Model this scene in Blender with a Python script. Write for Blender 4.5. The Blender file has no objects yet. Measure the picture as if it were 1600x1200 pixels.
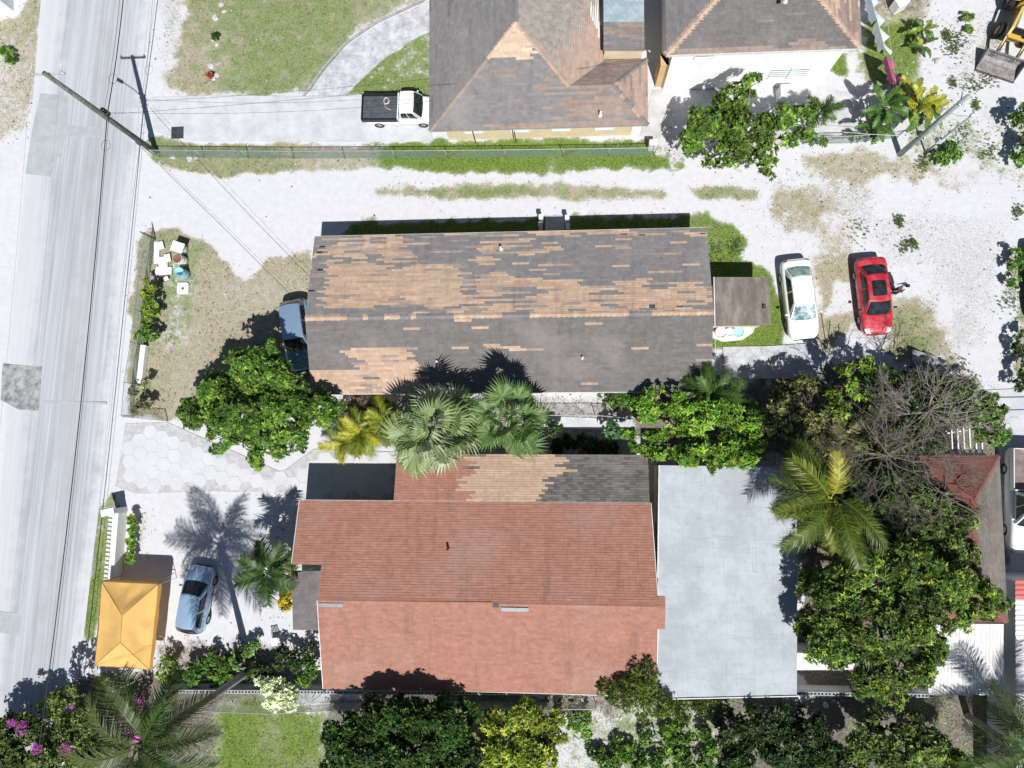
import bpy, math, random
import numpy as np
from mathutils import Vector, Matrix, Quaternion

# ------------------------------------------------------------------ camera, sky, sun, exposure
scene = bpy.context.scene
col = scene.collection
FPX, HC = 1110.0, 44.0                 # focal length in photo pixels (1600 wide), camera height in metres
NAD = (878.0, 690.0)                   # pixel straight below the drone
_d = Vector(((NAD[0]-800)/FPX, -(NAD[1]-600)/FPX, -1)).normalized()
CQ = _d.rotation_difference(Vector((0, 0, -1)))
CR = CQ.to_matrix()
CRN = np.array(CR)
cam = bpy.data.cameras.new('camera'); cam.sensor_width = 36; cam.lens = FPX/1600*36
cam.clip_start = 0.5; cam.clip_end = 3000
camo = bpy.data.objects.new('camera', cam); col.objects.link(camo)
camo.location = (0, 0, HC); camo.rotation_mode = 'QUATERNION'; camo.rotation_quaternion = CQ
scene.camera = camo

SHADOW = Vector((-0.188, 0.658, -1.0))   # how far a shadow travels for each metre of height
sdir = -SHADOW.normalized()
ELEV = math.asin(sdir.z); AZ = math.atan2(sdir.x, sdir.y)
world = bpy.data.worlds.new('World'); scene.world = world; world.use_nodes = True
wn = world.node_tree.nodes; wl = world.node_tree.links
sky = wn.new('ShaderNodeTexSky'); sky.sky_type = 'NISHITA'; sky.sun_disc = False
sky.sun_elevation = ELEV; sky.sun_rotation = AZ; sky.air_density = 1.0; sky.dust_density = 0.6; sky.ozone_density = 1.5
bg = wn['Background']; bg.inputs['Strength'].default_value = 0.05
wl.new(sky.outputs[0], bg.inputs['Color'])
sl = bpy.data.lights.new('sun', 'SUN'); sl.energy = 5.0; sl.angle = math.radians(0.5); sl.color = (1.0, 0.98, 0.955)
so = bpy.data.objects.new('sun', sl); col.objects.link(so); so.location = (20, -40, 60)
so.rotation_euler = Vector((SHADOW.x, SHADOW.y, SHADOW.z)).to_track_quat('-Z', 'Y').to_euler()
vs = scene.view_settings
vs.view_transform = 'Standard'; vs.look = 'None'; vs.gamma = 1.0; vs.exposure = 0.16
try: vs.use_curve_mapping = False
except Exception: pass

def G(px, py, z=0.0):
    r = CR @ Vector(((px-800)/FPX, -(py-600)/FPX, -1)); t = (z-HC)/r.z
    return Vector((r.x*t, r.y*t, z))
def GN(pts, z=0.0):
    return [G(x, y, z) for x, y in pts]
def PX(P):                              # numpy: world points (n,3) -> photo pixels
    c = (np.asarray(P, float)-np.array([0, 0, HC])) @ CRN
    return np.stack([800+FPX*c[:, 0]/-c[:, 2], 600-FPX*c[:, 1]/-c[:, 2]], 1)

# ------------------------------------------------------------------ materials
MATS = {}
def nodes_of(name):
    m = bpy.data.materials.new(name); m.use_nodes = True
    nt = m.node_tree; b = nt.nodes['Principled BSDF']
    return m, nt, b
def N(nt, typ, **kw):
    n = nt.nodes.new(typ)
    for k, v in kw.items(): setattr(n, k, v)
    return n
def noise(nt, scale, detail=4, rough=0.6, coord=None, vec=None):
    n = N(nt, 'ShaderNodeTexNoise'); n.inputs['Scale'].default_value = scale
    n.inputs['Detail'].default_value = detail; n.inputs['Roughness'].default_value = rough
    if vec is not None: nt.links.new(vec, n.inputs['Vector'])
    return n.outputs['Fac']
def mth(nt, op, a, b=None, clamp=False):
    n = N(nt, 'ShaderNodeMath', operation=op); n.use_clamp = clamp
    for i, v in enumerate((a, b)):
        if v is None: continue
        if isinstance(v, (int, float)): n.inputs[i].default_value = v
        else: nt.links.new(v, n.inputs[i])
    return n.outputs[0]
def mr(nt, v, a, b, c=0.0, d=1.0, smooth=True):
    n = N(nt, 'ShaderNodeMapRange'); n.interpolation_type = 'SMOOTHSTEP' if smooth else 'LINEAR'
    nt.links.new(v, n.inputs['Value'])
    for k, x in zip(('From Min', 'From Max', 'To Min', 'To Max'), (a, b, c, d)): n.inputs[k].default_value = x
    return n.outputs['Result']
def mix(nt, fac, a, b, blend='MIX'):
    n = N(nt, 'ShaderNodeMix', data_type='RGBA', blend_type=blend)
    for i, v in ((0, fac), (6, a), (7, b)):
        if isinstance(v, (int, float)): n.inputs[i].default_value = v
        elif isinstance(v, (tuple, list)): n.inputs[i].default_value = (*v[:3], 1)
        else: nt.links.new(v, n.inputs[i])
    return n.outputs[2]
def wpos(nt): return N(nt, 'ShaderNodeNewGeometry').outputs['Position']
def opos(nt): return N(nt, 'ShaderNodeTexCoord').outputs['Object']
def vscale(nt, vec, s, rotz=0.0):
    n = N(nt, 'ShaderNodeMapping'); n.inputs['Scale'].default_value = s; n.inputs['Rotation'].default_value = (0, 0, rotz)
    nt.links.new(vec, n.inputs['Vector']); return n.outputs[0]
def bump(nt, b, h, strength=0.3, dist=0.02):
    n = N(nt, 'ShaderNodeBump'); n.inputs['Strength'].default_value = strength; n.inputs['Distance'].default_value = dist
    nt.links.new(h, n.inputs['Height']); nt.links.new(n.outputs[0], b.inputs['Normal'])

def mat(name, c, rough=0.7, metal=0.0, var=0.25, scale=3.0, fine=25.0, bmp=0.15, c2=None, spec=0.5, coat=0.0):
    """plain surface with uneven colour, wear and fine relief"""
    if name in MATS: return MATS[name]
    m, nt, b = nodes_of(name); p = wpos(nt)
    n1 = noise(nt, scale, 5, 0.65, vec=p); n2 = noise(nt, fine, 3, 0.6, vec=p)
    s = mth(nt, 'ADD', mth(nt, 'MULTIPLY', n1, 0.65), mth(nt, 'MULTIPLY', n2, 0.35))
    d = c2 if c2 else tuple(x*(1-var) for x in c); e = tuple(min(1, x*(1+var*0.8)) for x in c)
    nt.links.new(mix(nt, mr(nt, s, 0.32, 0.68), d, e), b.inputs['Base Color'])
    b.inputs['Roughness'].default_value = rough; b.inputs['Metallic'].default_value = metal
    b.inputs['Specular IOR Level'].default_value = spec
    if coat: b.inputs['Coat Weight'].default_value = coat; b.inputs['Coat Roughness'].default_value = 0.05
    if bmp: bump(nt, b, n2, bmp, 0.02)
    MATS[name] = m; return m
def amat(name, rough=0.8, var=0.2, scale=6.0, fine=40.0, bmp=0.2, spec=0.4, transl=0.0, stain=0.0):
    """colour from the mesh's own 'Col' attribute, broken up by noise"""
    if name in MATS: return MATS[name]
    m, nt, b = nodes_of(name); p = wpos(nt)
    a = N(nt, 'ShaderNodeAttribute', attribute_name='Col').outputs['Color']
    n1 = noise(nt, scale, 4, 0.65, vec=p); n2 = noise(nt, fine, 2, 0.6, vec=p)
    s = mth(nt, 'ADD', mth(nt, 'MULTIPLY', n1, 0.6), mth(nt, 'MULTIPLY', n2, 0.4))
    f = mr(nt, s, 0.3, 0.7, 1-var, 1+var, False)
    cc = N(nt, 'ShaderNodeCombineColor')
    for i in range(3): nt.links.new(f, cc.inputs[i])
    c = mix(nt, 1.0, a, cc.outputs[0], 'MULTIPLY')
    if stain:                           # weather streaks running down the slope, and broad fading
        w1 = noise(nt, 1.0, 5, .65, vec=vscale(nt, p, (1.6, .22, .22))); w2 = noise(nt, .28, 4, .6, vec=p)
        c = mix(nt, mr(nt, w1, .52, .74, 0, stain), c, (.075, .068, .062)); c = mix(nt, mr(nt, w2, .5, .72, 0, stain*.7), c, (.42, .37, .34))
    nt.links.new(c, b.inputs['Base Color'])
    b.inputs['Roughness'].default_value = rough; b.inputs['Specular IOR Level'].default_value = spec
    if bmp: bump(nt, b, n2, bmp, 0.01)
    if transl:
        t = N(nt, 'ShaderNodeBsdfTranslucent'); nt.links.new(c, t.inputs['Color'])
        ms = N(nt, 'ShaderNodeMixShader'); ms.inputs[0].default_value = transl
        nt.links.new(b.outputs[0], ms.inputs[1]); nt.links.new(t.outputs[0], ms.inputs[2])
        nt.links.new(ms.outputs[0], nt.nodes['Material Output'].inputs['Surface'])
    MATS[name] = m; return m
def paint(name, c, rough=0.22, metal=0.0, coat=1.0, flake=0.06):
    if name in MATS: return MATS[name]
    m, nt, b = nodes_of(name); p = opos(nt)
    n1 = noise(nt, 2.2, 4, 0.6, vec=p); n2 = noise(nt, 60, 2, 0.6, vec=p)
    dust = mr(nt, mth(nt, 'ADD', mth(nt, 'MULTIPLY', n1, 0.7), mth(nt, 'MULTIPLY', n2, 0.3)), 0.4, 0.75, 0, 0.22)
    nt.links.new(mix(nt, dust, c, (0.5, 0.48, 0.45)) if max(c) < 0.6 else mix(nt, dust, c, tuple(x*0.86 for x in c)), b.inputs['Base Color'])
    nt.links.new(mr(nt, n1, 0.3, 0.8, rough, rough+0.15), b.inputs['Roughness'])
    b.inputs['Metallic'].default_value = metal; b.inputs['Coat Weight'].default_value = coat; b.inputs['Coat Roughness'].default_value = 0.04
    MATS[name] = m; return m
def glass(name='tinted_glass', c=(0.012, 0.016, 0.018), rough=0.04):
    if name in MATS: return MATS[name]
    m, nt, b = nodes_of(name)
    n1 = noise(nt, 3.0, 3, 0.6, vec=opos(nt))
    nt.links.new(mix(nt, mr(nt, n1, 0.35, 0.7), c, tuple(x*2.2+0.01 for x in c)), b.inputs['Base Color'])
    b.inputs['Roughness'].default_value = rough; b.inputs['Specular IOR Level'].default_value = 0.6
    MATS[name] = m; return m

# ------------------------------------------------------------------ mesh building
def link(o, parent=None):
    col.objects.link(o)
    if parent is not None: o.parent = parent
    return o
def wloc(o):
    v = Vector((0, 0, 0))
    while o is not None: v = v+o.location; o = o.parent
    return v
def tag(o, label=None, cat=None, group=None, kind=None):
    if label: o['label'] = label
    if cat: o['category'] = cat
    if group: o['group'] = group
    if kind: o['kind'] = kind
    return o
def thing(name, label, cat, loc=(0, 0, 0), rz=0.0, group=None):
    o = bpy.data.objects.new(name, None); o.empty_display_size = 0.3
    o.location = loc; o.rotation_euler = (0, 0, rz); link(o); return tag(o, label, cat, group)
class MB:
    def __init__(s): s.v = []; s.f = []; s.c = []; s.cur = None
    def add(s, vs, fs):
        k = len(s.v); s.v += [tuple(x) for x in vs]; s.f += [tuple(i+k for i in f) for f in fs]
        s.c += [s.cur]*len(vs); return s
    def box(s, c, size, rz=0.0, rot=None, taper=1.0):
        x, y, z = (t/2 for t in size)
        R = rot if rot is not None else Matrix.Rotation(rz, 3, 'Z'); c = Vector(c)
        p = [(-x, -y, -z), (x, -y, -z), (x, y, -z), (-x, y, -z)] + [(a*taper, b*taper, z) for a, b in ((-x, -y), (x, -y), (x, y), (-x, y))]
        return s.add([c+R @ Vector(q) for q in p], [(3, 2, 1, 0), (4, 5, 6, 7), (0, 1, 5, 4), (1, 2, 6, 5), (2, 3, 7, 6), (3, 0, 4, 7)])
    def prism(s, poly, z0, z1):
        n = len(poly); a = [(p[0], p[1], z0 if len(p) < 3 else p[2]+z0) for p in poly]; b = [(p[0], p[1], z1 if len(p) < 3 else p[2]+z1) for p in poly]
        ar = sum(poly[i][0]*poly[(i+1) % n][1]-poly[(i+1) % n][0]*poly[i][1] for i in range(n))
        if ar < 0: a.reverse(); b.reverse()
        return s.add(a+b, [tuple(range(n-1, -1, -1)), tuple(range(n, 2*n))]+[(i, (i+1) % n, n+(i+1) % n, n+i) for i in range(n)])
    def tube(s, path, rad, n=6, caps=True):
        path = [Vector(p) for p in path]; m = len(path)
        if isinstance(rad, (int, float)): rad = [rad]*m
        vs = []; prev = None
        for i, p in enumerate(path):
            t = (path[min(i+1, m-1)]-path[max(i-1, 0)])
            t = t.normalized() if t.length > 1e-9 else Vector((0, 0, 1))
            u = (prev-t*prev.dot(t)) if prev is not None else t.orthogonal()
            if u.length < 1e-6: u = t.orthogonal()
            u.normalize(); w = t.cross(u); prev = u
            for k in range(n):
                a = 2*math.pi*k/n; vs.append(p+(u*math.cos(a)+w*math.sin(a))*rad[i])
        fs = [(i*n+k, i*n+(k+1) % n, (i+1)*n+(k+1) % n, (i+1)*n+k) for i in range(m-1) for k in range(n)]
        if caps: fs += [tuple(range(n-1, -1, -1)), tuple(range((m-1)*n, m*n))]
        return s.add(vs, fs)
    def lathe(s, c, prof, n=20, axis=None):
        c = Vector(c); Q = Vector((0, 0, 1)).rotation_difference(Vector(axis).normalized()) if axis is not None else Quaternion()
        vs = [c+Q @ Vector((r*math.cos(2*math.pi*k/n), r*math.sin(2*math.pi*k/n), z)) for r, z in prof for k in range(n)]
        m = len(prof)
        return s.add(vs, [(i*n+k, i*n+(k+1) % n, (i+1)*n+(k+1) % n, (i+1)*n+k) for i in range(m-1) for k in range(n)])
    def grid(s, fn, nu, nv, u0=0., u1=1., v0=0., v1=1.):
        vs = [fn(u0+(u1-u0)*i/nu, v0+(v1-v0)*j/nv) for j in range(nv+1) for i in range(nu+1)]
        return s.add(vs, [(j*(nu+1)+i, j*(nu+1)+i+1, (j+1)*(nu+1)+i+1, (j+1)*(nu+1)+i) for j in range(nv) for i in range(nu)])
    def mesh(s, name, m, off=Vector((0, 0, 0)), smooth=False, bevel=0):
        me = bpy.data.meshes.new(name)
        me.from_pydata([(x-off[0], y-off[1], z-off[2]) for x, y, z in s.v], [], s.f)
        if any(c is not None for c in s.c):
            a = me.color_attributes.new('Col', 'FLOAT_COLOR', 'POINT')
            a.data.foreach_set('color', np.array([(*(c or (0.5, 0.5, 0.5)), 1) for c in s.c], dtype=np.float32).ravel())
        if m is not None: me.materials.append(m)
        me.validate(); me.update()
        if smooth: me.shade_smooth()
        return me
    def build(s, name, m, parent=None, smooth=False, local=False, base=None, bevel=0.0):
        off = Vector((0, 0, 0)) if local else (wloc(parent) if parent is not None else (Vector(base) if base is not None else Vector((0, 0, 0))))
        o = bpy.data.objects.new(name, s.mesh(name, m, off, smooth))
        if parent is None and base is not None: o.location = base
        if bevel:
            b = o.modifiers.new('bevel', 'BEVEL'); b.width = bevel; b.segments = 2; b.limit_method = 'ANGLE'
        if smooth == 'auto': pass
        return link(o, parent)
def npmesh(name, V, F, m, Col=None, smooth=False):
    V = np.asarray(V, np.float32); F = np.asarray(F, np.int32); me = bpy.data.meshes.new(name)
    me.vertices.add(len(V)); me.vertices.foreach_set('co', V.ravel())
    k = F.shape[1]; me.loops.add(F.size); me.loops.foreach_set('vertex_index', F.ravel())
    me.polygons.add(len(F)); me.polygons.foreach_set('loop_start', np.arange(0, F.size, k, dtype=np.int32))
    me.update(calc_edges=True); me.validate()
    if Col is not None:
        a = me.color_attributes.new('Col', 'FLOAT_COLOR', 'POINT')
        C = np.ones((len(V), 4), np.float32); C[:, :3] = Col; a.data.foreach_set('color', C.ravel())
    if m is not None: me.materials.append(m)
    if smooth: me.shade_smooth()
    return me
def dup(root, loc=None, rz=None, label=None, group=None):
    r = root.copy(); col.objects.link(r)
    if loc is not None: r.location = loc
    if rz is not None: r.rotation_euler = (0, 0, rz)
    if label: r['label'] = label
    if group: r['group'] = group
    for ch in list(root.children):
        c = ch.copy(); col.objects.link(c); c.parent = r
        for g in list(ch.children):
            d = g.copy(); col.objects.link(d); d.parent = c
    return r
def inst(name, me, parent, M):           # a piece that shares its mesh with its look-alikes
    o = bpy.data.objects.new(name, me); link(o, parent)
    off = wloc(parent) if parent is not None else Vector((0, 0, 0))
    o.matrix_local = Matrix.Translation(-off) @ M; return o
RNG = np.random.default_rng(7); random.seed(7)
def vnoise(x, y, s, seed=0):             # value noise on arrays
    r = np.random.default_rng(1000+seed); T = r.random((256, 256))
    x = x/s; y = y/s; xi = np.floor(x).astype(int); yi = np.floor(y).astype(int); fx = x-xi; fy = y-yi
    fx = fx*fx*(3-2*fx); fy = fy*fy*(3-2*fy); g = lambda a, b: T[a % 256, b % 256]
    return (g(xi, yi)*(1-fx)+g(xi+1, yi)*fx)*(1-fy)+(g(xi, yi+1)*(1-fx)+g(xi+1, yi+1)*fx)*fy
def fbm(x, y, s, seed=0, o=4):
    return sum(vnoise(x, y, s/2**k, seed+k)*0.5**k for k in range(o))/sum(0.5**k for k in range(o))
def sdpoly(x, y, P):                     # signed distance, positive inside
    P = np.asarray(P, float); d = np.full(x.shape, 1e9); ins = np.zeros(x.shape, bool)
    for i in range(len(P)):
        a = P[i]; b = P[(i+1) % len(P)]; e = b-a
        t = np.clip(((x-a[0])*e[0]+(y-a[1])*e[1])/(e@e+1e-12), 0, 1)
        d = np.minimum(d, np.hypot(x-a[0]-t*e[0], y-a[1]-t*e[1]))
        c = (a[1] > y) != (b[1] > y); xi = (b[0]-a[0])*(y-a[1])/(b[1]-a[1]+1e-12)+a[0]
        ins ^= c & (x < xi)
    return np.where(ins, d, -d)
def inpoly(p, P):
    return bool(sdpoly(np.array([p[0]]), np.array([p[1]]), P)[0] > 0)
def sstep(a, b, x): t = np.clip((x-a)/(b-a), 0, 1); return t*t*(3-2*t)
# ------------------------------------------------------------------ ground: one sheet, uneven zones of lime sand, grass, soil and stones
ZONES = [
 ([(-200,1082),(240,1050),(500,1075),(1560,1080),(1900,1080),(1900,1500),(-200,1500)], .4,.3,.55,.3,.3,.8),  # (outline in photo pixels, green, dry, soil, stony, edge softness m, edge raggedness m)
 ([(-60,35),(25,20),(70,-40),(68,60),(58,130),(50,190),(20,212),(-60,235)], .42,.6,.1,.5,.3,1.0),
 ([(240,-40),(300,-40),(288,60),(270,120),(275,147),(255,132),(245,70)], .22,.2,0,.75,.4,.8),
 ([(300,-60),(655,-60),(655,8),(600,30),(550,65),(515,110),(488,149),(340,149),(276,140),(262,122),(288,60)], .55,.62,0,.1,.25,.5),
 ([(300,-60),(330,-60),(320,146),(268,130)], .5,.75,0,.4,.5,.9),
 ([(535,150),(585,100),(640,62),(680,40),(680,150)], .78,.4,0,0,.08,.15),
 ([(222,222),(240,207),(300,222),(660,223),(700,219),(1010,217),(1065,216),(1065,262),(900,268),(600,268),(330,276),(270,268),(235,250)], .45,.7,.05,.1,.12,.35),
 ([(580,221),(1010,217),(1070,215),(1070,264),(900,266),(590,264)], .95,.2,0,0,.3,.6),
 ([(565,300),(600,290),(760,287),(900,287),(1000,292),(1050,303),(1030,310),(900,312),(700,312),(600,309)], .62,.8,0,0,.22,.45),
 ([(1076,294),(1130,290),(1182,298),(1175,307),(1090,308)], .55,.75,0,.2,.2,.4),
 ([(532,348),(560,342),(700,343),(850,339),(900,335),(1000,334),(1070,336),(1115,340),(1155,360),(1165,380),(1150,398),(1110,420),(1095,365),(535,370)], .80,.3,0,.15,.2,.6),
 ([(545,349),(850,345),(1070,341),(1078,372),(545,374)], .95,.2,.1,0,.1,.3),
 ([(1100,400),(1175,410),(1205,425),(1222,470),(1228,525),(1218,545),(1110,546),(1100,500)], .92,.3,0,.1,.15,.35),
 ([(232,362),(255,355),(300,368),(335,388),(362,420),(385,441),(420,405),(480,396),(492,420),(492,640),(330,640),(262,655),(192,655),(198,560),(208,450),(215,380)], .5,.85,.05,.1,.15,.45),
 ([(262,385),(305,400),(315,460),(292,530),(255,545),(250,450)], .68,.55,0,0,.6,1.0),
 ([(330,430),(400,440),(480,440),(480,560),(330,600),(300,640),(270,640)], .15,.75,.35,.1,.6,1.0),
 ([(150,792),(176,768),(192,790),(188,905),(165,905),(148,1000),(128,1010)], .7,.5,0,0,.12,.3),
 ([(206,800),(232,800),(230,870),(206,870)], .1,.4,.3,.5,.3,.6),
 ([(1215,300),(1290,283),(1372,300),(1350,350),(1260,372),(1208,350)], .36,.6,0,.8,.7,1.6),
 ([(1268,400),(1330,378),(1345,440),(1342,520),(1290,545),(1272,500)], .42,.85,0,.3,.3,.8),
 ([(1255,345),(1345,335),(1350,395),(1272,412)], .2,.55,0,.55,.5,1.1),
 ([(1390,440),(1450,468),(1482,520),(1478,562),(1400,570),(1375,500),(1372,430)], .5,.85,0,.4,.4,.9),
 ([(1305,440),(1332,438),(1332,488),(1290,492)], 0,.1,0,.4,.2,.5),
 ([(1392,360),(1440,368),(1442,400),(1408,402)], .5,.25,0,.8,.4,.9),
 ([(1300,300),(1560,330),(1560,470),(1500,560),(1470,470),(1400,420),(1340,370)], .05,.16,0,.62,.8,1.5),
 ([(1572,400),(1600,392),(1700,392),(1700,640),(1600,640),(1588,600),(1574,560),(1586,480)], .5,.5,.35,.5,.3,1.0),
 ([(1490,560),(1540,590),(1545,615),(1500,610),(1470,580)], .3,.7,0,.5,.4,.8),
 ([(1240,228),(1330,236),(1440,240),(1500,252),(1560,262),(1500,300),(1440,288),(1360,280),(1250,274)], .3,.55,.1,.3,.35,1.2),
 ([(1345,90),(1375,-40),(1450,-40),(1450,60),(1440,150),(1400,152),(1368,132)], .7,.6,.05,.2,.3,.8),
 ([(1345,-40),(1460,-40),(1440,18),(1360,25)], .2,.5,.4,.7,.3,.9),
 ([(1278,84),(1325,84),(1322,118),(1288,112)], .9,.3,0,0,.15,.3),
 ([(1415,200),(1480,150),(1560,195),(1565,262),(1470,272),(1420,245)], .6,.5,.1,.5,.5,1.4),
 ([(1500,40),(1545,20),(1590,-40),(1700,-40),(1700,60),(1560,110),(1520,160),(1485,110)], .35,.3,.05,.7,.7,1.6),
 ([(1560,180),(1600,160),(1700,160),(1700,300),(1600,300),(1560,260)], .5,.4,.3,.4,.4,1.2),
 ([(1450,20),(1475,20),(1455,140),(1440,140)], 0,.15,.25,.4,.3,.4),
 ([(335,1098),(400,1092),(470,1095),(515,1110),(505,1200),(500,1260),(320,1260),(345,1170)], .80,.55,.1,.05,.25,.8),
 ([(380,1130),(430,1120),(450,1160),(400,1175)], .5,.75,.2,.1,.5,1.0), ([(440,1185),(510,1170),(510,1260),(430,1260)], .55,.6,.35,.1,.5,1.0),
 ([(505,1085),(1300,1085),(1600,1086),(1800,1090),(1800,1400),(505,1400)], .35,.2,.85,.3,.2,.8),
 ([(870,1105),(1115,1100),(1130,1260),(860,1260)], .55,.4,.25,.7,.6,1.4),
 ([(490,614),(620,616),(860,613),(985,611),(995,705),(850,712),(620,704),(500,700),(540,660)], .3,.3,.55,.5,.2,.5),
 ([(985,604),(1130,602),(1290,575),(1480,575),(1555,625),(1575,1090),(1250,1090),(1250,720),(1010,720)], .3,.2,.85,.3,.3,.8),
 ([(245,1003),(500,992),(510,1088),(245,1088)], .35,.25,.6,.4,.3,.8),
 ([(-120,1105),(110,1095),(140,1045),(260,1052),(340,1095),(330,1400),(-120,1400)], .35,.2,.85,.2,.3,.6),
 ([(395,750),(470,790),(455,1000),(400,985),(385,880)], .1,.2,.2,.5,.6,1.2),
 ([(1010,205),(1130,140),(1260,140),(1280,230),(1060,245)], .15,.2,.3,.7,.4,1.0),
]
def zone_masks(x, y):
    ch = np.zeros((4,)+x.shape)
    n1 = fbm(x, y, 2.2, 3)-.5; n2 = fbm(x, y, .7, 9)-.5; n3 = vnoise(x, y, 5.0, 21)-.5
    for k, (P, g, d, s, t, soft, rag) in enumerate(ZONES):
        W = [tuple(G(*p))[:2] for p in P]
        w = sstep(-soft*2.2, soft*2.2, sdpoly(x, y, W)+(n1*1.7+n2*1.5)*rag)
        for i, v in enumerate((g, d, s, t)):
            ch[i] = ch[i]*(1-w)+np.clip(v+(n3*.35 if v > .1 else 0), 0, 1)*w
    return ch
fx = np.arange(-46, 36.01, .2); fy = np.arange(-28, 38.01, .2)
ext = np.array([3, 8, 20, 50, 120, 300, 700.])
gx = np.concatenate([fx[0]-ext[::-1], fx, fx[-1]+ext]); gy = np.concatenate([fy[0]-ext[::-1], fy, fy[-1]+ext])
XX, YY = np.meshgrid(gx, gy); CH = zone_masks(XX, YY)
outside = np.clip(np.maximum.reduce([fx[0]-XX, XX-fx[-1], fy[0]-YY, YY-fy[-1]])/6, 0, 1)
CH[0] = CH[0]*(1-outside)+.5*outside; CH[1] = CH[1]*(1-outside)+.45*outside; CH[2] = CH[2]*(1-outside)+.2*outside
ZZ = (fbm(XX, YY, 3.0, 40)-.5)*.05+(fbm(XX, YY, .6, 44)-.5)*.018*(0.3+CH[1]+CH[3])-.03
ZZ = np.where(outside > 0, -.03, ZZ)
nx_, ny_ = len(gx), len(gy); idx = np.arange(nx_*ny_).reshape(ny_, nx_)
F = np.stack([idx[:-1, :-1], idx[:-1, 1:], idx[1:, 1:], idx[1:, :-1]], -1).reshape(-1, 4)
gm, nt, b = nodes_of('sand_grass_soil'); p = wpos(nt)
at = N(nt, 'ShaderNodeAttribute', attribute_name='Col'); sp = N(nt, 'ShaderNodeSeparateColor'); nt.links.new(at.outputs['Color'], sp.inputs[0])
n_big = noise(nt, .35, 5, .6, vec=p); n_mid = noise(nt, 2.5, 5, .65, vec=p); n_fine = noise(nt, 11, 4, .7, vec=p); n_grain = noise(nt, 38, 3, .7, vec=p)
sand = mix(nt, mr(nt, n_mid, .3, .7), (.545, .545, .562), (.60, .602, .625))
sand = mix(nt, mth(nt, 'MULTIPLY', mr(nt, n_big, .5, .75), .22), sand, (.48, .475, .47))
sand = mix(nt, mth(nt, 'MULTIPLY', mr(nt, n_grain, .62, .75), .2), sand, (.36, .355, .35))
dryc = mix(nt, mr(nt, n_fine, .3, .7), (.23, .195, .13), (.45, .41, .31))
grnc = mix(nt, mr(nt, sp.outputs[0], .5, .9), mix(nt, mr(nt, n_fine, .3, .7), (.12, .155, .06), (.30, .34, .18)), mix(nt, mr(nt, n_fine, .3, .7), (.06, .105, .016), (.20, .28, .06)))
soilc = mix(nt, mr(nt, n_fine, .3, .7), (.045, .038, .03), (.20, .165, .13))
stonec = mix(nt, mr(nt, n_grain, .35, .65), (.24, .24, .225), (.52, .515, .50))
def thr(m, n, k, lo=.3, hi=.62): return mr(nt, mth(nt, 'ADD', m, mth(nt, 'MULTIPLY', mth(nt, 'SUBTRACT', n, .5), k)), lo, hi)
nmix = mth(nt, 'ADD', mth(nt, 'MULTIPLY', n_fine, .6), mth(nt, 'MULTIPLY', n_mid, .4))
c = sand
c = mix(nt, mth(nt, 'MULTIPLY', thr(at.outputs['Alpha'], n_fine, 2.4, .5, .8), .65), c, stonec)
c = mix(nt, thr(sp.outputs[1], nmix, 1.9), c, dryc)
c = mix(nt, mth(nt, 'MULTIPLY', thr(sp.outputs[2], nmix, 1.6, .3, .7), .9), c, soilc)
n_g2 = noise(nt, 1.1, 5, .7, vec=p)
c = mix(nt, thr(sp.outputs[0], mth(nt, 'ADD', mth(nt, 'MULTIPLY', n_g2, .6), mth(nt, 'MULTIPLY', n_fine, .4)), 2.2, .35, .68), c, grnc)
nt.links.new(c, b.inputs['Base Color']); b.inputs['Roughness'].default_value = .95; b.inputs['Specular IOR Level'].default_value = .15
bump(nt, b, mth(nt, 'ADD', n_fine, mth(nt, 'MULTIPLY', n_grain, .5)), .35, .05)
me = npmesh('ground', np.stack([XX, YY, ZZ], -1).reshape(-1, 3), F, gm, smooth=True)
ca = me.color_attributes.new('Col', 'FLOAT_COLOR', 'POINT')
ca.data.foreach_set('color', np.stack([CH[0], CH[1], CH[2], CH[3]], -1).astype(np.float32).ravel())
ground = link(bpy.data.objects.new('ground', me)); tag(ground, kind='structure')

# ------------------------------------------------------------------ street
RIGHT = [(276,-300),(252,-90),(240,-20),(222,200),(206,320),(187,500),(173,650),(160,760),(142,900),(127,1030),(112,1130),(98,1290),(70,1520)]
LEFT = [(92,-300),(70,-90),(64,0),(48,200),(34,330),(16,560),(2,760),(-12,920),(-26,1060),(-36,1150),(-50,1290),(-80,1520)]
def resample(P, n):
    P = [Vector((*p, 0)) for p in P]; d = [0]
    for a, c_ in zip(P, P[1:]): d.append(d[-1]+(c_-a).length)
    out = []
    for i in range(n):
        t = d[-1]*i/(n-1); k = max(j for j in range(len(d)-1) if d[j] <= t+1e-9)
        out.append(P[k].lerp(P[k+1], (t-d[k])/max(d[k+1]-d[k], 1e-9)))
    return out
L_, R_ = resample(LEFT, 90), resample(RIGHT, 90)
V, C_ = [], []
for i in range(90):
    a, c_ = G(*L_[i][:2]), G(*R_[i][:2])
    for j in range(25):
        u = j/24; q = a.lerp(c_, u); V.append((q.x, q.y, .016+.05*math.sin(math.pi*u))); C_.append((u, i/89, 0))
F = [(i*25+j, i*25+j+1, (i+1)*25+j+1, (i+1)*25+j) for i in range(89) for j in range(24)]
rdir = G(135, 1000)-G(240, 0); rang = math.atan2(rdir.x, -rdir.y)
rm, nt, b = nodes_of('worn_dusty_asphalt'); p = wpos(nt)
sp = N(nt, 'ShaderNodeSeparateColor'); nt.links.new(N(nt, 'ShaderNodeAttribute', attribute_name='Col').outputs['Color'], sp.inputs[0])
u = sp.outputs[0]
rp = vscale(nt, p, (1, 1, 1), -rang)
st1 = noise(nt, 1.0, 5, .6, vec=vscale(nt, rp, (5.5, .06, 1))); st2 = noise(nt, 1.0, 4, .6, vec=vscale(nt, rp, (1.3, .10, 1)))
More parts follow.
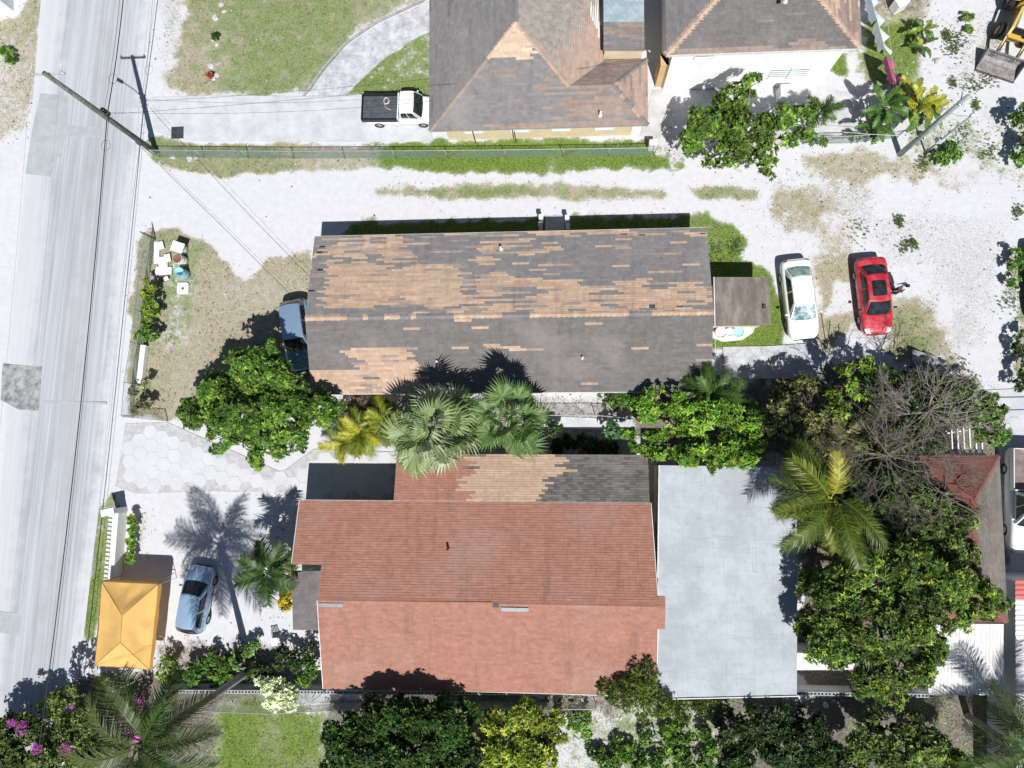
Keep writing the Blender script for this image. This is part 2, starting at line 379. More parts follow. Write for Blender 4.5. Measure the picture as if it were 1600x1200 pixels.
gr = noise(nt, 30, 4, .7, vec=p); bl = noise(nt, .8, 5, .65, vec=p)
c = mix(nt, mr(nt, st1, .35, .65), (.36, .375, .40), (.47, .485, .515))
c = mix(nt, mth(nt, 'MULTIPLY', mr(nt, st2, .45, .7), .55), c, (.29, .30, .325))
track = mr(nt, mth(nt, 'ABSOLUTE', mth(nt, 'SUBTRACT', u, .62)), .02, .22, 1, 0)
c = mix(nt, mth(nt, 'MULTIPLY', track, mr(nt, bl, .3, .7, .1, .5)), c, (.33, .335, .34))
c = mix(nt, mth(nt, 'MULTIPLY', mr(nt, gr, .55, .75), .4), c, (.26, .26, .265))
edge = mth(nt, 'MINIMUM', u, mth(nt, 'SUBTRACT', 1.0, u))
dust = mr(nt, mth(nt, 'ADD', edge, mth(nt, 'MULTIPLY', mth(nt, 'SUBTRACT', bl, .5), .35)), .0, .16, 1, 0)
lft = mr(nt, mth(nt, 'ADD', u, mth(nt, 'MULTIPLY', mth(nt, 'SUBTRACT', bl, .5), .3)), .12, .32, 1, 0)
c = mix(nt, mth(nt, 'MAXIMUM', mth(nt, 'MULTIPLY', dust, .85), mth(nt, 'MULTIPLY', lft, .7)), c, (.555, .56, .585))
nt.links.new(c, b.inputs['Base Color']); b.inputs['Roughness'].default_value = .85; b.inputs['Specular IOR Level'].default_value = .2
bump(nt, b, gr, .25, .015)
road = link(bpy.data.objects.new('road', npmesh('road', V, F, rm, C_, True))); tag(road, kind='structure')

def sheet(name, P, z, m, parent=None, kind='structure', thick=.06, sub=0):
    mb = MB(); W = [G(*q) for q in P]; mb.prism([(w.x, w.y) for w in W], z-thick, z)
    o = mb.build(name, m, parent); 
    if parent is None: tag(o, kind=kind)
    return o
patch_m = mat('fresh_asphalt_patch', (.37, .40, .405), .9, var=.15, scale=1.2, fine=40, bmp=.3)
patch_d = mat('dark_rough_patch', (.34, .345, .345), .95, var=.4, scale=2.0, fine=22, bmp=.6, c2=(.13, .13, .13))
sheet('road_patch', [(64,147),(108,150),(105,197),(160,200),(160,216),(103,213),(96,246),(86,246),(80,277),(41,272),(52,200)], .072, patch_m, road, thick=.02)
sheet('road_patch', [(5,569),(69,573),(66,618),(62,642),(30,640),(2,625)], .058, patch_d, road, thick=.02)
sheet('road_patch', [(66,626),(168,628),(168,632),(66,630)], .074, patch_m, road, thick=.02)
sheet('road_patch', [(0,955),(30,958),(78,990),(78,994),(20,992),(0,988)], .060, patch_m, road, thick=.02)

conc = mat('pale_concrete', (.52, .525, .55), .9, var=.16, scale=1.1, fine=18, bmp=.2)
conc2 = mat('stained_concrete', (.47, .48, .50), .9, var=.35, scale=1.6, fine=14, bmp=.25)
white_conc = mat('whitewashed_concrete', (.74, .74, .73), .85, var=.12, scale=2.0, fine=20, bmp=.15)
dw = sheet('concrete_driveway', [(237,152),(340,149),(480,151),(672,150),(676,221),(560,222),(300,221),(262,212),(240,206)], .03, conc)
cp = sheet('curved_path', [(481,150),(505,113),(540,73),(590,39),(655,9),(700,-14),(720,30),(655,57),(612,81),(571,118),(540,149)], .034, conc2)
kb = MB(); kp = [G(x, y) for x, y in ((474,151),(484,139),(503,110),(538,70),(588,36),(654,5),(700,-20))]
kp = [Vector(v) for v in resample([tuple(q)[:2] for q in kp], 24)]
for a, c_ in zip(kp, kp[1:]):
    m_ = (a+c_)/2; d = c_-a; kb.box((m_.x, m_.y, .05), (d.length-.012, .13, .14), math.atan2(d.y, d.x))
kb.build('kerb', mat('grey_kerb', (.34, .34, .345), .9, var=.25), cp)
sheet('concrete_slab', [(1129,542),(1200,541),(1275,536),(1281,560),(1280,590),(1205,592),(1130,590)], .05, conc2, thick=.14)
sheet('concrete_yard', [(1536,610),(1600,607),(1720,605),(1720,702),(1567,702),(1556,660)], .04, conc, thick=.1)
jm = mat('yard_joint', (.12, .12, .12), .9)
for q in ([(1553,620),(1720,617),(1720,619),(1553,622)], [(1558,640),(1720,636),(1720,638),(1558,642)]):
    sheet('expansion_joint', q, .046, jm, bpy.data.objects['concrete_yard'], thick=.01)
sheet('walkway', [(852,338),(882,337),(882,372),(852,372)], .03, conc)
sheet('side_path', [(850,650),(900,652),(985,655),(986,668),(940,672),(850,668)], .03, conc, thick=.08)
sheet('backyard_paving', [(1020,140),(1130,136),(1270,130),(1345,150),(1345,215),(1270,222),(1060,240),(1000,212)], .012, mat('sandy_paving', (.51, .505, .505), .95, var=.2, scale=1.0), thick=.04)

# hexagonal paving of the lower driveway
hex_m = mat('pale_hex_paver', (.555, .558, .575), .9, var=.07, scale=.9, fine=16, bmp=.2)
DRIVE = [(196,662),(262,660),(330,690),(440,738),(490,702),(620,706),(620,786),(468,786),(440,770),(330,768),(214,772),(180,760)]
drw = MB(); drw.prism([tuple(G(*q))[:2] for q in DRIVE], -.05, .004)
drive = drw.build('paved_driveway', mat('joint_sand', (.455, .455, .46), .95, var=.25, scale=3)); tag(drive, kind='structure')
hr = .50; hmb = MB(); hmb.prism([(hr*.986*math.cos(a), hr*.986*math.sin(a)) for a in [math.pi/3*k+.12 for k in range(6)]], -.03, .02)
hme = hmb.mesh('paver', hex_m)
DW = [tuple(G(*q))[:2] for q in DRIVE]; c0 = G(400, 730)
for i in range(-16, 17):
    for j in range(-10, 11):
        x = hr*1.5*i; y = hr*math.sqrt(3)*(j+.5*(i % 2)); ca_, sa_ = math.cos(.12), math.sin(.12)
        q = (c0.x+x*ca_-y*sa_, c0.y+x*sa_+y*ca_)
        if sdpoly(np.array([q[0]]), np.array([q[1]]), DW)[0] > hr*.72:
            inst('paver', hme, drive, Matrix.Translation((q[0], q[1], random.uniform(-.006, .004))) @ Matrix.Rotation(random.uniform(-.02, .02), 4, 'X') @ Matrix.Rotation(random.choice([0, 1, 2])*math.pi/3, 4, 'Z'))

# ------------------------------------------------------------------ grass tufts, stones and litter
FOOT = [[(487,365),(1102,362),(1112,612),(490,614)], [(470,785),(618,785),(618,710),(1012,710),(1240,728),(1240,1088),(505,1076),(500,985),(460,985)],
        [(668,-40),(1345,-40),(1300,120),(1030,130),(1000,205),(676,205)], [(1116,433),(1203,433),(1203,520),(1116,512)], [(237,152),(672,150),(676,221),(262,212)], [(481,150),(540,73),(655,9),(720,30),(612,81),(540,149)],
        [(1440,712),(1565,712),(1567,1085),(1450,1085)], DRIVE, [(1129,542),(1278,538),(1280,590),(1130,590)],
        [(64,-60),(240,-60),(206,320),(160,760),(112,1130),(98,1250),(-60,1250),(-26,1060),(16,560),(48,200)]]
FOOTW = [[tuple(G(*q))[:2] for q in P] for P in FOOT]
n = 330000
x = RNG.uniform(-41, 31, n); y = RNG.uniform(-23, 33, n); M4 = zone_masks(x, y)
ok = np.ones(n, bool)
for P in FOOTW: ok &= sdpoly(x, y, P) < 0
lump = sstep(.35, .65, fbm(x, y, .5, 60, 2))
def tufts(sel, hgt, wid, colf, name, label, blades):
    xs, ys = x[sel], y[sel]; k = len(xs); a = RNG.uniform(0, 2*np.pi, (k, blades)); h = RNG.uniform(.6, 1.3, (k, blades))*hgt
    ln = h*RNG.uniform(.3, 1.0, (k, blades)); bx = xs[:, None]+RNG.normal(0, .035, (k, blades)); by = ys[:, None]+RNG.normal(0, .035, (k, blades))
    w = wid*RNG.uniform(.7, 1.3, (k, blades)); ca, sa = np.cos(a), np.sin(a)
    V = np.stack([np.stack([bx-sa*w, by+ca*w, np.full_like(bx, -.03)], -1), np.stack([bx+sa*w, by-ca*w, np.full_like(bx, -.03)], -1), np.stack([bx+ca*ln, by+sa*ln, h], -1)], 2).reshape(-1, 3)
    Cc = np.repeat(colf(k, sel), blades*3, 0)
    o = link(bpy.data.objects.new(name, npmesh(name, V, np.arange(len(V)).reshape(-1, 3), amat('grass_blade', .7, .15, bmp=0, transl=.25), Cc)))
    return tag(o, label, 'grass', kind='stuff')
def cmix(a, b_):
    def f(k, sel=None): t = RNG.random((k, 1)); return np.array(a)*(1-t)+np.array(b_)*t*RNG.uniform(.8, 1.2, (k, 1))
    return f
r = RNG.random(n)
tufts(ok & (r < M4[0]*(.25+.75*lump)*.34), .08, .015, lambda k, sel: (lambda t, g: (np.array((.13, .175, .06))*(1-g)+np.array((.06, .115, .015))*g)*(1-t)+(np.array((.33, .38, .20))*(1-g)+np.array((.21, .30, .06))*g)*t)(RNG.random((k, 1)), sstep(.5, .9, M4[0][sel])[:, None]), 'grass', 'short green grass growing in the yards and verges', 3)
r = RNG.random(n)
tufts(ok & (r < M4[1]*(.25+.75*lump)*.22), .06, .016, cmix((.22, .19, .10), (.44, .38, .24)), 'dry_grass', 'dry straw coloured grass in the yards and verges', 3)
r = RNG.random(n)
def flecks(sel, size, colf, name, label, cat, flat):
    xs, ys = x[sel], y[sel]; k = len(xs); a = RNG.uniform(0, 6.28, k); s = size*RNG.uniform(.5, 1.6, k); t = s*RNG.uniform(.5, .9, k); ca, sa = np.cos(a), np.sin(a)
    z = RNG.uniform(.0, .03, k) if flat else np.zeros(k)
    top = s*(.15 if flat else .55)
    P = [(-1, 0, 0), (0, -1, 0), (1, 0, 0), (0, 1, 0), (0.1, 0.1, 1)]
    V = np.stack([np.stack([xs+px_*s*ca-py_*t*sa, ys+px_*s*sa+py_*t*ca, z+pz*top-.02*(1-pz)], -1) for px_, py_, pz in P], 1)
    F = (np.arange(k)[:, None, None]*5+np.array([[0, 1, 4], [1, 2, 4], [2, 3, 4], [3, 0, 4]])[None]).reshape(-1, 3)
    o = link(bpy.data.objects.new(name, npmesh(name, V.reshape(-1, 3), F, amat('loose_stone' if not flat else 'dead_leaf', .85, .2, bmp=0), np.repeat(colf(k), 5, 0))))
    tag(o, label, cat, kind='stuff')
flecks(ok & (r < M4[3]*.055), .05, cmix((.22, .22, .21), (.58, .57, .55)), 'gravel', 'loose limestone gravel scattered over the ground', 'gravel', False)
r = RNG.random(n)
flecks(ok & (r < M4[2]*.13+.0012), .06, cmix((.07, .05, .03), (.30, .23, .15)), 'leaf_litter', 'dead leaves lying under the trees', 'leaves', True)
# ------------------------------------------------------------------ buildings
TAN = [(.455, .325, .240), (.50, .365, .275), (.42, .292, .212), (.47, .338, .240)]
MIXD = [(.31, .25, .215), (.34, .27, .225), (.28, .23, .205), (.36, .28, .225)]
GREY = [(.200, .192, .192), (.206, .198, .197), (.192, .186, .188), (.202, .191, .188)]
RED = [(.353, .174, .128), (.358, .178, .131), (.348, .170, .125), (.355, .176, .128)]
DARK = [(.160, .151, .147), (.154, .146, .143), (.167, .157, .152), (.160, .150, .144)]
CHAR = [(.125, .116, .109), (.118, .11, .104), (.132, .122, .114), (.125, .116, .110)]
BROWN = [(.275, .215, .185), (.29, .23, .198), (.255, .20, .172), (.28, .218, .185)]
PINK = [(.40, .29, .23), (.41, .30, .24), (.385, .278, .22), (.402, .292, .23)]
PALE = [(.52, .40, .29), (.56, .44, .33), (.48, .36, .26), (.54, .41, .30)]
CHARL = [(.165, .153, .142), (.155, .144, .134), (.172, .16, .149), (.16, .149, .138)]
PAL = dict(charl=CHARL, tan=TAN, grey=GREY, red=RED, dark=DARK, char=CHAR, mixd=MIXD, brown=BROWN, pink=PINK, pale=PALE)
shm = amat('asphalt_shingle', .92, .2, 3.0, 60, .35, spec=.15, stain=.3)
VAR = {}
TJ = random.Random(77)
def strip_mb(L, W, c, th=.02):
    """a three tab strip: each tab takes its own tone"""
    mb = MB(); n_ = max(1, round(L/.333))
    for k in range(n_):
        a, b_ = L*k/n_, L*(k+1)/n_; f = TJ.uniform(.92, 1.08) if max(c) > .135 or c[0]-c[2] < .01 else TJ.uniform(.78, 1.3); mb.cur = tuple(x*f for x in c); t2 = th*TJ.uniform(.85, 1.15)
        mb.add([(a, 0, t2), (b_-.006, 0, t2), (b_-.006, W, .004), (a, W, .004), (a, 0, 0), (b_-.006, 0, 0), (b_-.006, W, 0), (a, W, 0)],
               [(0, 1, 2, 3), (4, 5, 1, 0)]+([(5, 6, 2, 1)] if k == n_-1 else [])+([(7, 4, 0, 3)] if k == 0 else []))
    return mb
def lay_shingles(roof, planes, pick=300, expo=.145, slen=1.0, seed=1):
    """planes: (3D polygon with eave edge first, colour function(px,py)->palette name)"""
    rg = random.Random(seed); rest = MB(); cand = []
    for poly, cf in planes:
        A, B = Vector(poly[0]), Vector(poly[1]); nrm = Vector((0, 0, 0)); m = len(poly)
        for i in range(m): nrm += Vector(poly[i]).cross(Vector(poly[(i+1) % m]))
        nrm.normalize()
        if nrm.z < 0: nrm.negate()
        u = (B-A); u = (u-nrm*u.dot(nrm)).normalized(); v = nrm.cross(u)
        P2 = [((Vector(q)-A).dot(u), (Vector(q)-A).dot(v)) for q in poly]
        if sum(q[1] for q in P2) < 0:
            u.negate(); v = nrm.cross(u); P2 = [((Vector(q)-A).dot(u), (Vector(q)-A).dot(v)) for q in poly]
        vmax = max(q[1] for q in P2); j = 0; vy = min(q[1] for q in P2)
        ph = 0.0
        while vy < vmax-.02:
            vm = min(vy+expo*.5, vmax-.005); xs = []
            for i in range(m):
                (x0, y0), (x1, y1) = P2[i], P2[(i+1) % m]
                if (y0 > vm) != (y1 > vm): xs.append(x0+(x1-x0)*(vm-y0)/(y1-y0))
            if len(xs) >= 2:
                a, b_ = min(xs), max(xs); ph = (ph+rg.choice([.16, .33, .5, .66])) % slen; x = a-ph
                while x < b_:
                    xa, xb = max(x, a), min(x+slen, b_)
                    if xb-xa > .04:
                        o = A+u*xa+v*vy+nrm*.006
                        mid = A+u*((xa+xb)/2)+v*(vy+expo/2)
                        pp = PX([tuple(mid)])[0]; k = cf(pp[0], pp[1], rg)
                        vi = rg.randrange(4); full = (xb-xa) > slen-1e-4
                        W = min(expo*1.12, vmax-vy+.02)
                        if full and W > expo: cand.append((k, vi, o, u, v, nrm, W))
                        else:
                            c = PAL[k][vi]; s = strip_mb(xb-xa-.004, W, c); R = Matrix((u, v, nrm)).transposed()
                            rest.add([o+R @ Vector(q) for q in s.v], s.f); rest.c[-len(s.c):] = s.c
                    x += slen
            vy += expo; j += 1
    order = list(range(len(cand))); rg.shuffle(order)
    common = {}
    for c in cand: common[c[0]] = common.get(c[0], 0)+1
    order.sort(key=lambda i: common[cand[i][0]] > 0.5*len(cand))      # the odd coloured strips stand out most
    for rank, i in enumerate(order):
        k, vi, o, u, v, nrm, W = cand[i]; R = Matrix((u, v, nrm)).transposed()
        if rank < pick:
            key = (k, vi, round(W, 3), slen)
            if key not in VAR: VAR[key] = strip_mb(slen-.004, W, PAL[k][vi]).mesh('shingle', shm)
            inst('shingle', VAR[key], roof, Matrix.Translation(o) @ R.to_4x4())
        else:
            s = strip_mb(slen-.004, W, PAL[k][vi]); rest.add([o+R @ Vector(q) for q in s.v], s.f); rest.c[-len(s.c):] = s.c
    tag(rest.build('shingle_courses', shm, roof), kind='stuff')
def caps(roof, a, b_, cf, w=.17, step=.3, drop=.05, seed=3):
    a, b_ = Vector(a), Vector(b_); d = b_-a; n_ = int(d.length/step); rg = random.Random(seed); t = d.normalized()
    s = Vector((0, 0, 1)).cross(t).normalized(); up = t.cross(s); up = up if up.z > 0 else -up
    for i in range(n_):
        o = a+d*(i/n_); pp = PX([tuple(o+d/n_/2)])[0]; k = cf(pp[0], pp[1], rg); vi = rg.randrange(4); key = ('cap', k, vi, w, drop, step)
        if key not in VAR:
            mb = MB(); mb.cur = PAL[k][vi]; L = step*1.06
            mb.add([(0, -w, .016-drop), (0, 0, .03), (0, w, .016-drop), (L, -w, .006-drop), (L, 0, .016), (L, w, .006-drop), (0, -w, -drop-.02), (0, w, -drop-.02)],
                   [(0, 3, 4, 1), (1, 4, 5, 2), (0, 1, 2, 7, 6)])
            VAR[key] = mb.mesh('ridge_cap', shm)
        inst('ridge_cap', VAR[key], roof, Matrix.Translation(o+up*.012) @ Matrix((t, s, up)).transposed().to_4x4())
def deck(name, faces, m, parent, th=.13):
    mb = MB()
    for f in faces: mb.prism([tuple(q) for q in f], -th, 0)
    return mb.build(name, m, parent)
def shrink(P, d):                         # outline moved inwards
    P = [Vector(p).to_2d() for p in P]; n_ = len(P); ar = sum(P[i].x*P[(i+1) % n_].y-P[(i+1) % n_].x*P[i].y for i in range(n_)); sg = 1 if ar > 0 else -1
    out = []
    for i in range(n_):
        e1 = (P[i]-P[i-1]).normalized(); e2 = (P[(i+1) % n_]-P[i]).normalized()
        n1 = Vector((-e1.y, e1.x))*sg; n2 = Vector((-e2.y, e2.x))*sg; k = 1+n1.dot(n2)
        out.append(P[i]+(n1+n2)*(d/max(k, .3)))
    return out
def walls(parent, P, z1, m, inset=.45, name='wall'):
    Q = shrink(P, inset) if inset else [Vector(p).to_2d() for p in P]
    MB().prism([(q.x, q.y) for q in Q], -.05, z1).build(name, m, parent); return Q
wframe = mat('white_window_frame', (.75, .76, .76), .6, var=.05, bmp=0)
def window(parent, a, b_, t, w, z0, z1, name='window', door=False):
    """set on the wall running a->b at fraction t (outside is to the right of a->b)"""
    a, b_ = Vector((a[0], a[1], 0)), Vector((b_[0], b_[1], 0)); d = (b_-a).normalized(); nrm = Vector((d.y, -d.x, 0))
    c = a.lerp(b_, t)+nrm*.02; R = Matrix((d, nrm, Vector((0, 0, 1)))).transposed(); zc = (z0+z1)/2
    mb = MB()
    for s in (-1, 1):
        mb.box(c+d*(s*(w/2-.03))+Vector((0, 0, zc)), (.06, .07, z1-z0), rot=R)
        mb.box(c+Vector((0, 0, zc+s*((z1-z0)/2-.03))), (w-.12, .066, .06), rot=R)
    o = mb.build(name, wframe, parent)
    if door: MB().box(c+nrm*-.005+Vector((0, 0, zc)), (w-.12, .05, z1-z0-.12), rot=R).build('door_panel', mat('door_paint', (.36, .30, .24), .6), o)
    else:
        MB().box(c+nrm*-.008+Vector((0, 0, zc)), (w-.12, .03, z1-z0-.12), rot=R).build('pane', glass(), o)
        for k in range(4): MB().box(c+nrm*.012+Vector((0, 0, z0+.12+(z1-z0-.2)*(k+.5)/4)), (w-.12, .012, (z1-z0)*.14), rot=R @ Matrix.Rotation(.5, 3, 'X')).build('louvre', mat('louvre_glass', (.62, .68, .69), .25, var=.1, bmp=0), o)
    return o
def pipe_vent(parent, px, py, z, h=.35, r=.06, m=None, name='vent_pipe'):
    p0 = G(px, py, z); mb = MB(); mb.lathe(p0, [(r*2.2, -.03), (r*1.9, .03), (r, .06), (r, h), (r*.8, h), (r*.75, h-.1), (0, h-.1)], 12)
    return mb.build(name, m or mat('white_pvc', (.70, .70, .69), .5, var=.1), parent, True)
fascia = mat('white_fascia_board', (.68, .68, .67), .7, var=.15)
deckm = mat('roof_edge_board', (.30, .27, .24), .85, var=.3)
cream = mat('cream_stucco', (.66, .56, .38), .9, var=.1, scale=1.5)
whitew = mat('white_stucco', (.84, .84, .84), .9, var=.07, scale=1.5)
peach = mat('ochre_stucco', (.58, .40, .20), .9, var=.15, scale=1.5)

# --- long house with the patched grey and tan shingle roof
ez, rz = 2.6, 3.85
A, B, C, D = G(487, 365, ez), G(1102, 361, ez), G(1111, 612, ez), G(489, 615, ez); E0, E1 = G(478, 494, rz), G(1115, 490, rz)
yN = (A.y+B.y)/2; yS = (C.y+D.y)/2; xw = (A.x+D.x+E0.x)/3; xe = (B.x+C.x+E1.x)/3; yr = (E0.y+E1.y)/2; sk = .06
A, B, C, D, E0, E1 = (Vector(q) for q in ((xw, yN-sk, ez), (xe, yN+sk, ez), (xe+.05, yS+sk, ez), (xw+.05, yS-sk, ez), (xw, yr-sk, rz), (xe+.03, yr+sk, rz)))
h1 = thing('long_house', 'long single storey house with weathered grey and tan shingle gable roof beside the sand lane', 'house', ((xw+xe)/2, yr, 0))
r1 = deck('roof', [[A, B, E1, E0], [D, C, E1, E0]], deckm, h1)
Q = walls(h1, [A, B, C, D], ez-.1, cream, .45)
for s, t in ((Q[3], Q[0]), (Q[1], Q[2])):
    MB().add([(s.x, s.y, ez-.1), (t.x, t.y, ez-.1), (s.x, yr, rz-.2), (t.x, yr, rz-.2)], [(0, 1, 3, 2)]).build('gable_wall', cream, h1)
for t in (.12, .3, .62, .82): window(h1, Q[1], Q[0], t, 1.2, 1.0, 2.0)
for t in (.2, .45, .7, .88): window(h1, Q[3], Q[2], t, 1.2, 1.0, 2.0)
window(h1, Q[1], Q[0], .40, .95, .05, 2.05, 'door', True); window(h1, Q[3], Q[2], .1, .95, .05, 2.05, 'door', True)
fb = MB()
for a, b_ in ((A, B), (D, C)):
    fb.box(((a+b_)/2)+Vector((0, .02 if a is A else -.02, -.07)), ((b_-a).length, .03, .15), math.atan2((b_-a).y, (b_-a).x))
fb.build('fascia', fascia, h1)
TAN_N = [([(502,425),(530,414),(607,414),(612,420),(664,414),(689,414),(717,422),(720,442),(717,472),(688,484),(640,475),(552,481),(500,484),(499,460),(503,450)], .985),
         ([(528,380),(560,380),(562,400),(540,404),(528,398)], .9), ([(585,380),(634,380),(632,398),(586,402)], .85),
         ([(500,372),(640,370),(640,416),(505,420)], .42), ([(487,362),(1105,358),(1105,369),(487,370)], .5),
         ([(715,420),(802,425),(802,487),(640,490),(690,476),(720,470)], .55), ([(765,372),(800,372),(800,398),(745,395)], .5), ([(738,400),(775,400),(770,412),(738,412)], .9),
         ([(800,436),(902,436),(903,446),(930,447),(985,440),(1010,434),(1015,452),(1050,450),(1060,440),(1105,441),(1105,452),(1062,455),(1040,460),(1058,470),(1030,480),(1000,478),(975,482),(900,485),(870,488),(820,482),(805,472),(845,458),(850,450),(800,450)], .93),
         ([(815,380),(868,380),(868,398),(815,398)], .75), ([(800,450),(850,450),(845,458),(805,472),(800,470)], .1), ([(830,462),(1112,455),(1112,488),(830,490)], .72)]
TAN_S = [([(528,546),(610,543),(636,544),(642,560),(645,568),(662,572),(657,600),(640,618),(485,618),(485,580),(560,578),(560,560),(535,556)], .975),
         ([(636,510),(686,510),(686,516),(636,516)], .8), ([(738,508),(765,508),(765,512),(738,512)], .9), ([(766,538),(846,540),(846,548),(766,546)], .75), ([(1088,537),(1110,537),(1110,541),(1088,541)], .9), ([(1084,561),(1110,561),(1110,566),(1084,566)], .9)]
def pick_tan(zs, base, p0):
    def f(px, py, rg):
        for P, pr in zs:
            if inpoly((px, py), P):
                k = rg.random(); return 'mixd' if k < .10 else ('tan' if rg.random() < pr else ('mixd' if k > .8 else base))
        k = rg.random(); return 'tan' if k < p0 else ('mixd' if k < p0*2.2 else base)
    return f
lay_shingles(r1, [([A, B, E1, E0], pick_tan(TAN_N, 'grey', .045)), ([D, C, E1, E0], pick_tan(TAN_S, 'dark', .006))], seed=5)
def ridge_c(px, py, rg):
    return 'tan' if any(a <= px <= c_ for a, c_ in ((470, 543), (566, 573), (602, 623), (645, 650), (712, 782), (830, 985), (1022, 1120))) else 'grey'
caps(r1, E0, E1, ridge_c, .19, .31, .055)
pipe_vent(r1, 783, 389, 2.95); pipe_vent(r1, 684, 566, 3.05); pipe_vent(r1, 910, 560, 3.1)
MB().box(G(1019, 480, 3.76), (.34, .26, .08)).build('roof_vent', mat('dark_metal', (.05, .05, .055), .5, var=.2), r1)
for px, py in ((503,386),(499,395),(500,422),(486,455),(1062,479),(975,366),(1098,365),(1003,367)):
    MB().box(G(px, py, ez+.11+(py-365)*.0096), (.36, .05, .012)).build('lifted_tab', mat('torn_felt', (.03, .03, .032), .95), r1)

# --- lean-to annex behind the long house
h2 = thing('annex_shed', 'small square annex with flat brownish grey roof at the end of the long house', 'shed', G(1160, 470))
za = 2.3; P = [G(1116, 433, za), G(1203, 433, za-.1), G(1204, 508, za-.1), G(1117, 509, za)]
rollm, nt, b = nodes_of('weathered_roll_roofing'); p = wpos(nt)
n1 = noise(nt, 1.0, 5, .65, vec=vscale(nt, p, (2.2, .7, 1))); n2 = noise(nt, 30, 3, .7, vec=p)
c = mix(nt, mr(nt, n1, .35, .7), (.135, .118, .10), (.27, .235, .20)); c = mix(nt, mth(nt, 'MULTIPLY', mr(nt, n2, .55, .8), .4), c, (.36, .32, .27))
nt.links.new(c, b.inputs['Base Color']); b.inputs['Roughness'].default_value = .95; bump(nt, b, n2, .3, .01)
r2 = deck('roof', [P], rollm, h2); walls(h2, P, za-.2, cream, .2)
for i in range(8):                     # lapped roofing strips
    a, b_ = P[0].lerp(P[3], i/8), P[1].lerp(P[2], i/8); c_, d_ = P[1].lerp(P[2], min(1, (i+1.12)/8)), P[0].lerp(P[3], min(1, (i+1.12)/8))
    up = Vector((0, 0, 1)); MB().add([a+up*.006, b_+up*.006, c_+up*.014, d_+up*.014, d_+up*.002, c_+up*.002], [(3, 2, 1, 0), (2, 3, 4, 5)]).build('roofing_strip', rollm, r2)
mb = MB(); d = P[3]-P[0]; mb.box((P[0]+P[3])/2+Vector((-.02, 0, -.03)), (.05, d.length, .17)); mb.build('fascia', fascia, h2)
MB().box(G(1194, 479, za), (.17, .2, .14)).build('roof_vent', MATS['dark_metal'], r2)

# --- red shingle house
h3 = thing('red_roof_house', 'large house with reddish brown shingle roof and a patched tan and charcoal rear wing', 'house', G(760, 930))
zN, zR, zS = 3.1, 4.6, 3.25
Aw, Ae = G(467, 785, zN), G(1012, 783, zN+.02); xL = (G(467, 785, zN).x+G(457, 890, 4.05).x)/2
Rw0, Rw, Re = G(458, 890, 4.08), G(496, 946, zR), G(1029, 940, zR)
Aw.x = xL; mid = lambda a, b_, t: a.lerp(b_, t)
Ae.x = G(1020, 860, 3.8).x; Re.x = Ae.x+.15; Rv = Vector((Rw.x, Rw.y, zR))
Rw.y = Re.y = (Rw.y+Re.y)/2; Aw.y = Ae.y = (Aw.y+Ae.y)/2
xl2 = (G(496, 946, zR).x+G(505, 1076, zS).x)/2; Rw.x = xl2
Sw, Se = Vector((xl2, G(505, 1076, zS).y, zS)), Vector((Re.x, G(940, 1082, zS).y-.05, zS))
tN = .645; Nw1 = Vector((Aw.x, Aw.y+(Rw.y-Aw.y)*tN, zN+(zR-zN)*tN)); Nw2 = Vector((xl2, Nw1.y, Nw1.z))
facesN = [[Aw, Ae, Re, Rw, Nw2, Nw1]]; facesS = [[Sw, Se, Re, Rw]]
Xw, Xe = G(619, 709, 2.5), G(1010, 711, 2.5); Xw.y = Xe.y = (Xw.y+Xe.y)/2; xb = G(616, 783, zN).x; Xw.x = (Xw.x+xb)/2; Xe.x = Ae.x-.05
zj = zN-.004; J0, J1 = Vector((Xw.x, Aw.y-.05, zj)), Vector((Xe.x, Aw.y-.05, zj))
r3 = deck('roof', [[Aw, Ae, Re, Nw2+(Re-Rw)*0, Nw1], [Nw2, Re, Rw], [Sw, Se, Re, Rw], [Xw, Xe, J1, J0]], deckm, h3)
ov0, ov1 = Vector((Re.x-.02, G(1040, 932, zR-.12).y, zR-.13)), Vector((G(1040, 958, zR).x, Re.y, zR)); 
walls(h3, [Vector((Aw.x, Aw.y)), Vector((Ae.x, Ae.y)), Vector((Se.x, Se.y)), Vector((Sw.x, Sw.y)), Vector((xl2, Nw1.y)), Vector((Aw.x, Nw1.y))], zN-.1, mat('tan_stucco', (.55, .45, .33), .9), .45)
walls(h3, [Xw, Xe, J1, J0], 2.35, MATS['tan_stucco'], .3, 'rear_wing_wall')
def red_n(px, py, rg): return 'red'
TANX = [(735,712),(878,710),(878,728),(874,733),(895,735),(868,740),(846,748),(855,758),(848,770),(850,784),(722,784),(735,770),(718,765),(725,745),(742,730)]
def wing_c(px, py, rg):
    if inpoly((px, py), TANX): return 'tan' if rg.random() < .99 else 'pale'
    if px > 845: return 'charl' if float(vnoise(np.array([px]), np.array([py]), 30., 5)[0])+(745-py)/70 > .78 and rg.random() < .8 else 'char'
    return 'red' if px < 735 else 'char'
def red_s(px, py, rg): return 'red'
lay_shingles(r3, [([Aw, Ae, Re, Rw, Nw2, Nw1], red_n), ([Sw, Se, Re, Rw], red_s), ([Xw, Xe, J1, J0], wing_c)], seed=9)
caps(r3, Rw, Re, lambda px, py, rg: 'red', .18, .31, .06)
ovm = deck('gable_overhang', [[ov0, Vector((ov1.x, ov0.y, ov0.z)), ov1, Vector((Re.x-.02, Re.y, zR))], [Vector((Re.x-.02, G(1040, 985, zR).y, zR-.3)), Vector((ov1.x, G(1040, 985, zR).y, zR-.3)), ov1, Vector((Re.x-.02, Re.y, zR))]], deckm, h3)
